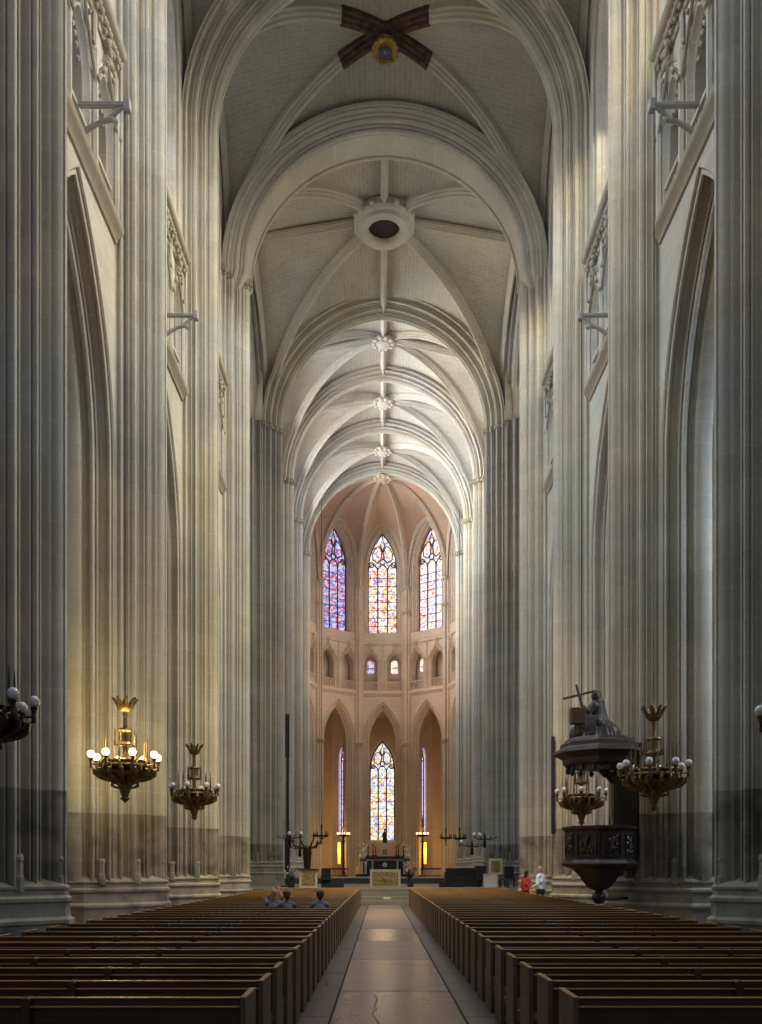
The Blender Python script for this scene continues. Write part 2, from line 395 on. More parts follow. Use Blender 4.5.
def arc_ring(sec, a, rise, zs, segs=20, leg=None):
    R = (a * a + rise * rise) / (2 * a); cx = R - a
    half = []
    if leg is not None: half.append([(-(a + n), leg, l) for n, l in sec])
    for i in range(segs + 1):
        ring = []
        for n, l in sec:
            r = R + n; fm = math.acos(max(-1, min(1, -cx / r)))
            f = PI - (PI - fm) * i / segs
            ring.append((cx + r * cos(f), zs + r * sin(f), l))
        half.append(ring)
    return half + [[(-x, z, l) for x, z, l in rg] for rg in half[::-1][1:]]
def arch_z(x, a, rise, zs, n=0.0):
    R = (a * a + rise * rise) / (2 * a); cx = R - a; q = (R + n) ** 2 - (abs(x) + cx) ** 2
    return zs + sqrt(max(q, 0))
def loft(mb, sec, a, rise, zs, F, segs=20, leg=None):
    mb.rings([[F(x, l, z) for x, z, l in rg] for rg in arc_ring(sec, a, rise, zs, segs, leg)], False)
def panel_arch(mb, F, s0, s1, z0, z1, a, rise, zs, n=0.0, o=0.0, sc=0.0, segs=14, sill=None):
    # a wall panel s0..s1 x z0..z1 with a pointed opening centred at sc
    A = a + n
    R = (a * a + rise * rise) / (2 * a); cx = R - a; r = R + n
    fm = math.acos(max(-1, min(1, -cx / r)))
    L = [(cx + r * cos(PI - (PI - fm) * i / segs), zs + r * sin(PI - (PI - fm) * i / segs)) for i in range(segs + 1)]
    P = L + [(-x, z) for x, z in L[::-1][1:]]
    mb.rings([[F(sc + x, o, z) for x, z in P], [F(sc + x, o, max(z1, z)) for x, z in P]], False)
    zb = sill if sill is not None else z0
    for e0, e1 in ((s0, sc - A), (sc + A, s1)):
        if e1 - e0 > 1e-4: mb.rings([[F(e0, o, q) for q in (z0, sill or z0, zs, z1)], [F(e1, o, q) for q in (z0, sill or z0, zs, z1)]], False)
    if sill is not None and sill > z0: mb.rings([[F(sc - A, o, z0), F(sc - A, o, sill)], [F(sc + A, o, z0), F(sc + A, o, sill)]], False)
    if zb < zs and n >= 0:
        pass
def sweep_s(mb, F, prof, s0, s1, n=1):
    mb.rings([[F(s0 + (s1 - s0) * k / n, o, z) for o, z in prof] for k in range(n + 1)], True, True, True)

# ---- piers
def offs(poly, d):
    n = len(poly); out = []
    for i in range(n):
        p0, p1, p2 = Vector(poly[i - 1]), Vector(poly[i]), Vector(poly[(i + 1) % n])
        a = (p1 - p0).normalized(); b = (p2 - p1).normalized()
        na, nb = Vector((a.y, -a.x)), Vector((b.y, -b.x))
        m = (na + nb); m /= max(m.dot(na), .3)
        out.append(tuple(p1 + m * d))
    return out
def make_pier(sgn, y, z0, label, mat, kv=1.0, cap=False, caplo=0, group=None, full=False):
    root = empty('stone_pier', (sgn * PC, y, z0), label=label, cat='pier', group=group, kind='thing')
    def P(u, v, z): return (-sgn * u, v, z - z0)
    mb = MB(); pr = full_profile(kv)
    mb.rings([[P(u, v, z) for u, v in pr] for z in (z0 + 1.35, ZS if full else ZA)], True, full, full)
    mb.build('shaft' if full else 'lower_shaft', mat, root)
    if not full:
        mb = MB(); up = upper_profile(kv)
        mb.rings([[P(u, v, z) for u, v in up] for z in (ZA - .01, ZS + .02)], True, True, True)
        mb.build('upper_shaft', mat, root)
    mb = MB(); xa, xb = sorted((-sgn * WALLU, sgn * WALLU)); mb.box(xa, xb, -1.13 * kv, 1.13 * kv, ZS - z0, 35.6 - z0); mb.build('wall_mass', M['wall'] if kv == 1.0 else mat, root)
    q = [(2.0, .10 * kv), (1.70, .42 * kv), (1.02, 1.10 * kv), (.30, 1.56 * kv)]
    hull = q + [(-u, v) for u, v in q[::-1]]; hull = hull + [(u, -v) for u, v in hull[::-1]]
    # make it counter-clockwise for offs (outward = right-hand normal)
    hull = hull if sum((hull[i][0] * hull[(i + 1) % len(hull)][1] - hull[(i + 1) % len(hull)][0] * hull[i][1]) for i in range(len(hull))) > 0 else hull[::-1]
    mb = MB()
    mb.rings([[P(u, v, z0 + z) for u, v in offs(hull, d)] for z, d in ((0, .09), (.62, .09), (.66, .13), (.72, .13), (.78, .06), (1.02, .05), (1.06, .09), (1.12, .09), (1.17, .03), (1.25, .02), (1.29, .05), (1.33, .05), (1.40, -.03), (1.50, -.22))], True, True, True)
    for sv in (1, -1):
        for u, v, r in ((1.86, 0, .13), (1.40, .66 * kv, .09), (.66, 1.31 * kv, .09), (0.05, 1.46 * kv, .12)):
            if v == 0 and sv < 0: continue
            c = P(u, v * sv, z0)
            mb.lathe([(r * 1.25, 1.25), (r * 1.25, 1.50), (r * 1.05, 1.55), (r * 1.05, 1.78), (r * 1.2, 1.81), (r * 1.2, 1.86), (r * .9, 1.92)], 8, (c[0], c[1], 0))
    mb.build('base', mat, root, smooth=16)
    if cap:
        mb = MB(); h = clean(nave_half(kv)); a = h[::-1] + [(u, -v) for u, v in h[1:]]
        def sc(p, k): return (1.0 + (p[0] - 1.0) * k, p[1] * k)
        mb.rings([[P(*sc(p, k), z) for p in a] for z, k in ((ZS - .42, 1.0), (ZS - .36, 1.06), (ZS - .30, 1.03), (ZS - .12, 1.10), (ZS + .02, 1.12), (ZS + .03, 1.0), (ZS + .035, .1))], False)
        for k in range(0, len(a), 3):
            p = sc(a[k], 1.07); c = P(p[0], p[1], ZS - .17)
            mb.ball(c, (.09, .09, .11), 6, 4)
        mb.build('capital', M['carved'], root)
    return root
side = {-1: 'left', 1: 'right'}
pl = {-1: ['blue-grey moulded pier at the left edge of the photo, nearest on that side', 'warm-lit pier behind the lit chandelier, left of the nave', 'cream pier behind the unlit chandelier on the left of the nave', 'pale pier with leaf capitals on the left, before the crossing'],
      1: ['dark blue-grey moulded pier at the right edge of the photo, nearest on that side', 'grey moulded pier behind the pulpit on the right of the nave', 'pale moulded pier just left of the pulpit, right of the nave', 'moulded pier on the right of the nave, before the crossing, no capitals']}
for sg in (-1, 1):
    for k, y in enumerate(NAVE_Y):
        make_pier(sg, y, 0.0, pl[sg][k], M['nave'], 1.0, cap=(k == 3 and sg < 0), full=(k == 3))
    for k, y in enumerate(CHOIR_Y):
        lab = ['broad dark grey pier on the %s beyond the crossing', 'white choir pier on the %s, second beyond the crossing', 'white choir pier on the %s, third beyond the crossing', 'slim white pier on the %s where the apse begins'][k] % side[sg]
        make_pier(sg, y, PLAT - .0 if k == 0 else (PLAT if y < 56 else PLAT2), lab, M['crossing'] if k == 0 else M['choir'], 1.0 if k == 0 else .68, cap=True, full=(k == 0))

# ---- transverse arches
def wide_section():
    h = [(1.18, 1.28), (1.02, 1.26), (.98, 1.20), (.90, 1.24), (.82, 1.20), (.80, 1.12), (.70, 1.14), (.64, 1.04), (.52, 1.10), (.42, 1.06), (.38, .98), (.40, .92), (.30, .94), (.26, .86), (.12, .93), (.03, .88), (0, .80), (.03, .72), (.12, .69), (.13, .62), (.09, .60), (.09, .30), (.09, 0)]
    h = [(n * .9, v * .87) for n, v in h]
    return h + [(n, -v) for n, v in h[::-1][1:]]
def tarch(y, rise, kv, kn, mat, label, sec=None):
    mb = MB(); loft(mb, sec or arch_section(kv, kn), W, rise, ZS, lambda x, l, z: (x, l, z - ZS), 26)
    o = mb.build('vault_arch', mat, None); o.location = (0, y, ZS)
    tag(o, label, 'arch', kind='thing'); return o
RN = 6.15; RC = 6.6
_warch = []
tarch(31.0, RN, 1.0, 1.0, M['rib'], 'moulded stone vault arch nearest the camera, cut by the top of the photo')
tarch(38.5, RN - .1, 1.05, 1.1, M['rib'], 'broad round vault arch on leaf capitals just before the oculus', wide_section())
wa = [o for o in bpy.data.objects if o.name.startswith('vault_arch')][-1]
for sg in (-1, 1):                                # corbels carrying the broad arch on the piers
    mb = MB(); sec = wide_section()
    def ring(k, z): return [(sg * (W + 1.0 + (n - 1.0) * k), v * (k if k < 1 else 1), z) for n, v in sec]
    mb.rings([ring(.45, -.75), ring(.72, -.42), ring(.93, -.14), ring(1.0, 0.0)], True, True, True)
    mb.build('corbel', M['rib'], wa)
tarch(51.5, RC, 1.0, 1.0, M['rib'], 'vault arch just beyond the oculus')
for k, y in enumerate(CHOIR_Y[1:]):
    tarch(y, RC - .1 * k, .6, .72, M['choir'], ['pale choir vault arch, first beyond the oculus arch', 'pale choir vault arch, middle one of three', 'pale vault arch framing the apse'][k])
tarch(23.5, RN, 1.0, 1.0, M['rib'], 'stone vault arch over the second pier pair, above the photo')

# ---- vault bays
RIBSEC = [(-.24, .08), (-.24, -.14), (-.17, -.18), (-.15, -.28), (-.09, -.32), (-.07, -.42), (0, -.47), (.07, -.42), (.09, -.32), (.15, -.28), (.17, -.18), (.24, -.14), (.24, .08)]
def rib(path, name, mat, parent, k=1.0, org=(0, 0, 0)):
    path = [Vector(p) - Vector(org) for p in path]; n = len(path); R = []
    e = path[-1] - path[0]; B = Vector((-e.y, e.x, 0)).normalized() if Vector((e.x, e.y)).length > 1e-4 else Vector((1, 0, 0))
    for i, p in enumerate(path):
        t = (path[min(i + 1, n - 1)] - path[max(i - 1, 0)]).normalized()
        up = B.cross(t); up = up if up.dot(Vector((0, 0, 1))) > 0 or abs(up.z) < .01 else -up
        if i == 0: up0 = up
        if up.dot(up0) < -.2: up = -up
        R.append([tuple(p + B * (l * k) + up * (h * k)) for l, h in RIBSEC]); up0 = up
    mb = MB(); mb.rings(R, True, True, True); return mb.build(name, mat, parent)
def web(rows, name, mat, parent, org, alongx):
    # rows[t][w] points; courses run along the ruling
    mb = MB(); n = len(rows[0]); uvs = []; v = 0
    for i, r in enumerate(rows):
        if i: v += (Vector(r[n // 2]) - Vector(rows[i - 1][n // 2])).length
        for p in r:
            uvs.append((p[0] if alongx else p[1], v)); mb.v.append(tuple(Vector(p) - Vector(org)))
    for i in range(len(rows) - 1):
        for j in range(n - 1):
            a = i * n + j; mb.f.append((a, a + 1, a + n + 1, a + n))
    o = mb.build(name, mat, parent, smooth=60, fix=False)
    l = o.data.uv_layers.new(name='UVMap')
    for lp in o.data.loops: l.data[lp.index].uv = uvs[lp.vertex_index]
    return o
NT, NW = 18, 8
def lerp(a, b, w): return Vector(a) * (1 - w) + Vector(b) * w
def ruled(A, B, bulge=.18):
    rows = []
    for i in range(NT + 1):
        r = []
        for j in range(NW + 1):
            w = j / NW; p = lerp(A[i], B[i], w); k = 4 * w * (1 - w) * bulge * sin(PI * min(1, i / NT * 1.0) * .5)
            r.append((p.x, p.y, p.z + k))
        rows.append(r)
    return rows
def vault_bay(y0, y1, rise, zk, zl, mat, ribmat, label, e=.95, ridge=False, xw=7.06, rk=1.0):
    ym = (y0 + y1) / 2; org = (0, ym, ZS)
    root = empty('ceiling', org, label=label, cat='vault', kind='structure')
    K = Vector((0, ym, zk)); T = {}; D = {}; Lw = {}
    R = (W * W + rise * rise) / (2 * W); cx = R - W
    for sx in (-1, 1):
        for yy in (y0, y1):
            t_, d_, l_ = [], [], []
            for i in range(NT + 1):
                t = i / NT; r = R + e; fm = math.acos(max(-1, min(1, -cx / r))); f = PI - (PI - fm) * t
                t_.append((sx * -(cx + r * cos(f)), yy, ZS + r * sin(f)))
                h = 1 - cos(t * PI / 2); s = sin(t * PI / 2)
                d_.append((sx * (W + e) * (1 - h), yy + (ym - yy) * h, ZS + (zk - ZS) * s))
                l_.append((sx * xw, yy + (ym - yy) * h, ZS + (zl - ZS) * s))
            T[sx, yy], D[sx, yy], Lw[sx, yy] = t_, d_, l_
    for sx in (-1, 1):
        for yy in (y0, y1):
            web(ruled(T[sx, yy], D[sx, yy]), 'web', mat, root, org, False)
            web(ruled(D[sx, yy], Lw[sx, yy]), 'web', mat, root, org, True)
            rib(D[sx, yy], 'diagonal_rib', ribmat, root, rk, org)
            rib([Vector(p) + Vector((-sx * .05, 0, -.05)) for p in Lw[sx, yy]], 'wall_rib', ribmat, root, .8, org)
    if ridge:
        for yy in (y0, y1): rib([lerp(T[1, yy][-1], K, w) for w in [k / 6 for k in range(7)]], 'ridge_rib', ribmat, root, .8, org)
        for sx in (-1, 1): rib([lerp(Lw[sx, y0][-1], K, w) for w in [k / 6 for k in range(7)]], 'ridge_rib', ribmat, root, .7, org)
    return root, K
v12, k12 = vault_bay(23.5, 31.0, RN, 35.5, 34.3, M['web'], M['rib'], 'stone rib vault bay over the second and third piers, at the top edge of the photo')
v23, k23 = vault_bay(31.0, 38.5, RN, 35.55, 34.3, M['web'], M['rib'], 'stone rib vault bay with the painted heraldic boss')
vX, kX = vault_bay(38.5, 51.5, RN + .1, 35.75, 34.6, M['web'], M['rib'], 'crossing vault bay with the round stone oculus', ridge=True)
vc = []
for k in range(3):
    vc.append(vault_bay(CHOIR_Y[k], CHOIR_Y[k + 1], RC - .05 * k, 35.55 - .25 * k, 34.0, M['webw'], M['choir'], 'pale choir vault bay, %s beyond the oculus' % ORD[k], e=.66, ridge=True, rk=.8))
# carved bosses (each belongs to its vault)
for r, K in vc:
    mb = MB(); z = K.z - ZS
    mb.lathe([(.2, z - .2), (.62, z - .25), (.72, z - .38), (.60, z - .48), (.45, z - .5), (.42, z - .60), (.2, z - .68), (.02, z - .7)], 20)
    for q in range(10): mb.ball((.6 * cos(q * PI / 5), .6 * sin(q * PI / 5), z - .48), (.16, .16, .13), 7, 5)
    mb.build('keystone', M['choir'], r)
mb = MB(); z = kX.z - ZS; q_ = .84
mb.lathe([(1.0 * q_, z - .1), (1.85 * q_, z - .1), (1.9 * q_, z - .50), (1.8 * q_, z - .62), (1.62 * q_, z - .66), (1.56 * q_, z - .82), (1.35 * q_, z - .90), (1.12 * q_, z - .88), (1.0 * q_, z - .80), (.97 * q_, z - .7)], 40)
mb.f = [f for f in mb.f if len(f) == 4]
mb.rings([[(.97 * q_ * cos(2 * PI * j / 40), .97 * q_ * sin(2 * PI * j / 40), zz) for j in range(40)] for zz in (z - .7, z + .1)], True)
for q in range(8):
    a = q * PI / 4 + PI / 8; mb.ball((1.85 * q_ * cos(a), 1.85 * q_ * sin(a), z - .40), (.16, .16, .12), 8, 5)
oc = mb.build('oculus_ring', M['rib'], vX)
mb = MB(); mb.lathe([(.97 * q_, z - .56), (.97 * q_, z - .53)], 32); mb.build('oculus_shade_disc', M['darkfill'], vX)  # dark disc closing the ring, its colour stands for the shade inside
# painted boss of the nave bay: four painted rib ends and a crowned shield
ry = 38.5 - 31.0
for sx in (-1, 1):
    for sy in (-1, 1):
        P = []
        for i in range(7):
            h = .0 + .262 * i / 6; s = sqrt(1 - h * h)
            P.append(Vector((sx * (W + .95) * h, k23.y + sy * ry / 2 * h, ZS + (k23.z - ZS) * s)))
        rib(P, 'painted_rib_end', M['painted'], v23, 1.16, (0, k23.y, ZS))
z = k23.z - ZS
mb = MB(); q_ = .74
def kb(o):
    o.data.transform(Matrix.Translation((0, 0, z - .62)) @ Matrix.Scale(q_, 4) @ Matrix.Translation((0, 0, -(z - .62)))); o.data.transform(Matrix.Translation((0, 0, -.22))); return o
mb.lathe([(.1, z - .3), (.62, z - .35), (.66, z - .55), (.74, z - .66), (.66, z - .76), (.56, z - .74), (.5, z - .70), (.05, z - .70)], 24)
for q in range(14): mb.ball((.68 * cos(q * PI / 7), .68 * sin(q * PI / 7), z - .74), (.1, .1, .09), 7, 5)
b = kb(mb.build('boss', M['gilt'], v23))
mb = MB(); pts = [(-.33, -.1), (.33, -.1), (.33, .2), (.2, .42), (0, .52), (-.2, .42), (-.33, .2)]
mb.prism([(x, -y + .2) for x, y in pts], 'z', z - .80, z - .70); kb(mb.build('shield', M['blue'], b))
mb = MB()
for x in (-.3, -.15, 0, .15, .3): mb.lathe([(.075, z - .80), (.07, z - .88), (.02, z - .97)], 8, (x, .42, 0))
mb.box(-.38, .38, .36, .46, z - .86, z - .76)
mb.prism([(.0, -.2), (.07, -.06), (0, .1), (-.07, -.06)], 'z', z - .84, z - .79)
kb(mb.build('crown', M['gilt'], b))
# ------------------------------------------------------------------ walls, triforium, windows
win_no = [0]
def bar(mb, F, pts, o, r):
    mb.tube([F(x, o, z) for x, z in pts], r, 6)
def window(F, a, sill, zs, rise, o, glass, label, lights=3, mr=.07, rows=8, dark=None, stonem=None, tracery=True):
    win_no[0] += 1
    G = MB(); uvs = []; n = 16; org = Vector(F(0, o, sill))
    m = 14
    for j in range(n + 1):
        x = -a + 2 * a * j / n; zt = arch_z(x, a, rise, zs)
        for i in range(m + 1):
            z = sill + (zt - sill) * i / m; G.v.append(tuple(Vector(F(x, o, z)) - org)); uvs.append((x, z))
    for j in range(n):
        for i in range(m):
            q = j * (m + 1) + i; G.f.append((q, q + 1, q + m + 2, q + m + 1))
    g = G.build('window_%d' % win_no[0], glass, None, smooth=0, fix=False)
    l = g.data.uv_layers.new(name='UVMap')
    for lp in g.data.loops: l.data[lp.index].uv = uvs[lp.vertex_index]
    g.location = org; tag(g, label, 'window', kind='structure')
    def F2(x, oo, z): return tuple(Vector(F(x, oo, z)) - org)
    oo = o - .12
    if tracery:
        mb = MB()
        w = 2 * a / lights
        for k in range(1, lights):
            x = -a + w * k; bar(mb, F2, [(x, sill), (x, zs + (.15 if lights == 3 else 0) * a)], oo, mr)
        for k in range(lights):
            xc = -a + w * (k + .5)
            P = [(xc + (q / 6 - 1) * w / 2, arch_z((q / 6 - 1) * w / 2, w / 2, w * .75, zs - w * .15)) for q in range(13)]
            bar(mb, F2, P, oo, mr * .8)
        H = rise
        def ringb(x, z, rx, rz, r=mr * .8):
            bar(mb, F2, [(x + rx * cos(t * PI / 8), z + rz * sin(t * PI / 8)) for t in range(17)], oo, r)
        if lights >= 3:
            for sx in (-1, 1):
                # big leaf-shaped loops leaning to the centre, and their small companions
                bar(mb, F2, [(sx * a * u, zs + H * v) for u, v in ((.33, .20), (.66, .28), (.70, .45), (.52, .60), (.25, .66), (.06, .50), (.12, .30), (.33, .20))], oo, mr * .8)
                ringb(sx * a * .76, zs + H * .14, a * .16, a * .17)
            ringb(0, zs + H * .22, a * .17, a * .2)
            bar(mb, F2, [(0, zs + H * .5), (a * .16, zs + H * .68), (0, zs + H * .86), (-a * .16, zs + H * .68), (0, zs + H * .5)], oo, mr * .8)
            bar(mb, F2, [(0, zs + H * .86), (0, zs + H)], oo, mr * .6)
        else:
            ringb(0, zs + H * .45, a * .4, a * .4)
        P = [(x * a, arch_z(x * a, a, rise, zs)) for x in [-1 + q / 12 for q in range(25)]]
        bar(mb, F2, [(-a, sill)] + P + [(a, sill)], oo, mr * 1.1)
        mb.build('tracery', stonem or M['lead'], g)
    mb = MB()
    for k in range(1, rows):
        z = sill + (zs - sill) * k / rows; bar(mb, F2, [(-a, z), (a, z)], o - .06, .028)
    mb.build('glazing_bar', M['black'], g)
    return g

def niche(F, sc, root, org, z0, a, zs, rise, top, mat, balust=True):
    def f(x, o, z): return tuple(Vector(F(sc + x, o, z)) - Vector(org))
    mb = MB()
    loft(mb, [(.34, -.02), (.30, -.07), (.25, -.07), (.20, .0), (.15, .02), (.12, -.02), (.08, -.02), (.04, .10), (0, .14), (0, .8)], a, rise, zs, f, 10, z0)
    # cusps hanging in the head of the arch
    for q in range(9):
        x = (-.8 + 1.6 * q / 8) * a; z = arch_z(x, a, rise, zs) - .07
        mb.ball(f(x, .2, z), (.06, .06, .07), 8, 5)
    nb = mb.build('niche_arch', mat, root)
    mb = MB()
    P = [(-a - .27, zs + .05), (-a - .25, zs + .3), (-a * .85, zs + rise * .72), (-a * .4, zs + rise + .12), (-.12, zs + rise + .32), (-.03, zs + rise + .55), (0, zs + rise + .85)]
    for sx in (-1, 1):
        bar(mb, f, [(sx * -x, z) for x, z in P] if sx > 0 else P, -.1, .042)
        for x, z in P[1:-1]: mb.ball(f(sx * abs(x) if sx > 0 else x, -.16, z + .09), (.055, .055, .07), 8, 5)
    for dx, dz in ((0, .95), (-.14, .82), (.14, .82), (0, .75)): mb.ball(f(dx, -.14, zs + rise + dz), (.075, .075, .085), 8, 5)
    mb.build('hood_moulding', M['carved'] if mat != M['apse'] else mat, nb)
    if balust:
        mb = MB()
        for z, h in ((z0 + .05, .07), (z0 + .80, .09)):
            mb.rings([[f(x, oo, zz) for oo, zz in ((.02, z), (.02, z + h), (.20, z + h), (.20, z))] for x in (-a - .1, a + .1)], True, True, True)
        k = 4
        for q in range(k):
            xc = -a + 2 * a * (q + .5) / k; r = a / k * .92
            bar(mb, f, [(xc + r * cos(t * PI / 5), z0 + .44 + .34 * sin(t * PI / 5)) for t in range(11)], .11, .035)
            bar(mb, f, [(xc, z0 + .1), (xc, z0 + .8)], .11, .03)
        mb.build('balustrade', mat, root)
    return nb

def wall_bay(name, F, hw, mat, label, za=ZA, a_in=2.15, a_rise=5.0, jsec=None, jlegs=None, z_str=18.2, nn=3, na=.60, nzs=20.2, nrise=1.15, z_fr=22.3, frieze=True, clere=None, ztop=35.0, thick=1.9, base=None, cornice_in=.25, back_dark=True):
    org = F(0, 0, z_str)
    def f(x, o, z): return tuple(Vector(F(x, o, z)) - Vector(org))
    mb = MB()
    n_out = max(n for n, l in jsec)
    b0 = za if jlegs is None else jlegs
    panel_arch(mb, f, -hw, hw, b0, z_str, a_in, a_rise, za, n_out, 0.0)
    panel_arch(mb, f, -hw, hw, b0, z_str, a_in, a_rise, za, n_out, thick)
    # triforium front wall, pierced by the niches
    pw = 2 * hw / nn; cs = [-hw + pw * (k + .5) for k in range(nn)]
    for sc in cs: panel_arch(mb, f, sc - pw / 2, sc + pw / 2, z_str, z_fr, na, nrise, nzs, .34, 0.0, sc, 8, z_str + .12)
    cw = clere
    if cw:
        a, sill, zs, rise, dep = cw['a'], cw['sill'], cw['zs'], cw['rise'], cw['dep']
        panel_arch(mb, f, -hw, hw, z_fr, ztop, a, rise, zs, cw.get('n', .35), 0.0, 0, 14, sill)
        loft(mb, [(.35, 0), (.35, .10), (.28, .12), (.24, .06), (.18, .10), (.16, .22), (.12, .26), (.10, .34), (.02, .42), (0, dep)], a, rise, zs, f, 16, sill)
        mb.rings([[f(-a - .35, 0, sill), f(a + .35, 0, sill)], [f(-a, dep, sill + .35), f(a, dep, sill + .35)]], False)
    else:
        mb.rings([[f(-hw, 0, z_fr), f(-hw, 0, ztop)], [f(hw, 0, z_fr), f(hw, 0, ztop)]], False)
    root = mb.build(name, mat, None, smooth=0)
    root.location = org; tag(root, label, 'wall', kind='structure')
    mb = MB(); loft(mb, jsec, a_in, a_rise, za, f, 20, jlegs); mb.build('arcade_arch', mat, root)
    mb = MB()
    for z0, z1, o in ((z_str, z_fr, 1.1),):
        mb.rings([[f(-hw, o, z0), f(-hw, o, z1)], [f(hw, o, z0), f(hw, o, z1)]], False)
        mb.rings([[f(-hw, 0, z0 + .1), f(-hw, o, z0 + .1)], [f(hw, 0, z0 + .1), f(hw, o, z0 + .1)]], False)
        mb.rings([[f(-hw, 0, z1), f(-hw, o, z1)], [f(hw, 0, z1), f(hw, o, z1)]], False)
    if not back_dark:
        pass
    mb.build('gallery_passage', mat, root)
    mb = MB()
    sweep_s(mb, f, [(.05, z_str - .34), (-.06, z_str - .30), (-.10, z_str - .18), (-.20, z_str - .10), (-cornice_in, z_str - .02), (-cornice_in, z_str + .06), (-.12, z_str + .14), (.05, z_str + .14)], -hw, hw)
    mb.build('string_course', M['carved'] if mat != M['apse'] else mat, root)
    for sc in cs: niche(F, sc, root, org, z_str + .12, na, nzs, nrise, z_fr, mat)
    mb = MB()
    for k in range(nn + 1):
        x = -hw + pw * k
        if k in (0, nn): x += .1 if k == 0 else -.1
        mb.cbox(0, 1, 0, 1, 0, 1) if False else None
        for zz0, zz1, r in ((z_str + .1, z_fr - 1.1, .09), (z_fr - 1.1, z_fr - .2, .06)):
            c0, c1 = f(x, -.06, zz0), f(x, -.06, zz1); mb.tube([c0, c1], r, 6)
        mb.ball(f(x, -.08, z_fr - 1.05), (.08, .08, .1), 8, 5); mb.ball(f(x, -.08, z_str + 1.5), (.07, .07, .09), 8, 5)
    mb.build('pinnacle', mat, root)
    if frieze:
        mb = MB()
        sweep_s(mb, f, [(.05, z_fr - .18), (-.05, z_fr - .16), (-.08, z_fr - .05), (-.05, z_fr + .0), (-.05, z_fr + .28), (-.26, z_fr + .34), (-.32, z_fr + .42), (-.32, z_fr + .50), (.05, z_fr + .56)], -hw, hw)
        rnd = random.Random(int(abs(org[1]) * 10)); k = int(2 * hw / .16)
        for q in range(k):
            x = -hw + 2 * hw * (q + .5) / k
            mb.ball(f(x, -.15, z_fr + .13 + rnd.uniform(-.03, .05)), (.085, .08, .10), 7, 5)
            if q % 2: mb.ball(f(x, -.14, z_fr - .04), (.055, .055, .08), 7, 5)
        mb.build('frieze', M['carved'] if mat != M['apse'] else mat, root)
    return root

def side_frame(sg, ym):
    return lambda s, o, z: (sg * (PC - WALLU + o), ym + s, z)
for sg in (-1, 1):
    for k, (y0, y1) in enumerate(((16.0, 23.5), (23.5, 31.0), (31.0, 38.5), (8.5, 16.0))):
        F = side_frame(sg, (y0 + y1) / 2)
        wall_bay('wall_' + side[sg], F, 2.65, M['wall'], '%s nave wall bay with arcade arch and niched gallery, %s' % (side[sg], ['between the first and second pier', 'between the second and third pier', 'between the third pier and the crossing', 'on the near side of the first pier'][k]),
                 jsec=jamb_section(), clere=dict(a=1.9, sill=23.9, zs=28.6, rise=4.2, dep=.8))
        window(F, 1.9, 24.2, 28.6, 4.2, .8, M['clear'], 'tall clear clerestory window high in the %s nave wall, %s bay from the camera' % (side[sg], ORD[(k + 1) % 4]), 4, .08, 6, stonem=M['wall'])
    for k in range(3):
        y0, y1 = CHOIR_Y[k], CHOIR_Y[k + 1]; hw = 3.3 - .75
        F = side_frame(sg, (y0 + y1) / 2)
        wall_bay('wall_' + side[sg], F, hw, M['choir'], '%s choir wall bay, %s beyond the crossing' % (side[sg], ORD[k]), a_in=3.3 - 1.09, a_rise=4.5, jsec=jamb_section(.68),
                 clere=dict(a=1.7, sill=23.9, zs=28.6, rise=4.2, dep=.8))
        window(F, 1.7, 24.2, 28.6, 4.2, .8, M['clear'], 'tall choir window high on the %s, %s bay beyond the crossing' % (side[sg], ORD[k]), 4, .08, 6, stonem=M['choir'])
    # the crossing's side arch, opening to the transept
    ym = (38.5 + 51.5) / 2
    mb = MB(); a = 6.5 - 1.15
    loft(mb, [(n, l * .8) for n, l in arch_section(1.0, 1.0)], a, 6.3, ZS, lambda x, l, z: (l, x, z - ZS), 20, None)
    o = mb.build('transept_arch', M['crossing']); o.location = (sg * 7.6, ym, ZS); tag(o, 'tall moulded arch opening to the transept on the %s' % side[sg], 'arch', kind='thing')
    # transept shell
    mb = MB(); X0, X1, Y0, Y1 = 8.6, 19.0, 38.9, 51.1
    def q(p): mb.add(p, [(0, 1, 2, 3)])
    q([(sg * X1, Y0, 0), (sg * X1, Y1, 0), (sg * X1, Y1, 36), (sg * X1, Y0, 36)])
    for Y in (Y0, Y1): q([(sg * X0, Y, 0), (sg * X1, Y, 0), (sg * X1, Y, 36), (sg * X0, Y, 36)])
    q([(sg * 7.0, Y0, 36.2), (sg * X1, Y0, 36.2), (sg * X1, Y1, 36.2), (sg * 7.0, Y1, 36.2)])
    o = mb.build('wall_transept_' + side[sg], M['wall'], fix=False); tag(o, 'plain transept wall beyond the crossing on the %s' % side[sg], 'wall', kind='structure')
    # aisle shell
    mb = MB(); X1 = 15.5
    q([(sg * X1, 6, 0), (sg * X1, 38.9, 0), (sg * X1, 38.9, 17.6), (sg * X1, 6, 17.6)])
    q([(sg * X1, 51.1, 0), (sg * X1, 73, 0), (sg * X1, 73, 17.6), (sg * X1, 51.1, 17.6)])
    for Y0, Y1 in ((6, 38.9), (51.1, 73)):
        n = 16; R_ = []
        for k in range(n + 1):
            x = 8.9 + (X1 - 8.9) * k / n; R_.append([(sg * x, Y0, 15.5 + 2.1 * sin(PI * k / n)), (sg * x, Y1, 15.5 + 2.1 * sin(PI * k / n))])
        mb.rings(R_, False)
    o = mb.build('wall_aisle_' + side[sg], M['wall'], fix=False); tag(o, '%s aisle wall and vault behind the arcade' % side[sg], 'wall', kind='structure')
    for k, ym in enumerate((19.75, 27.25, 34.75)):
        F = lambda s, o, z, ym=ym: (sg * (15.3 + o), ym + s, z)
        window(F, 1.5, 5.0, 10.5, 3.0, 0, M['clear'], '%s aisle window behind the arcade, %s from the camera' % (side[sg], ORD[k]), 3, .08, 6, stonem=M['wall'])

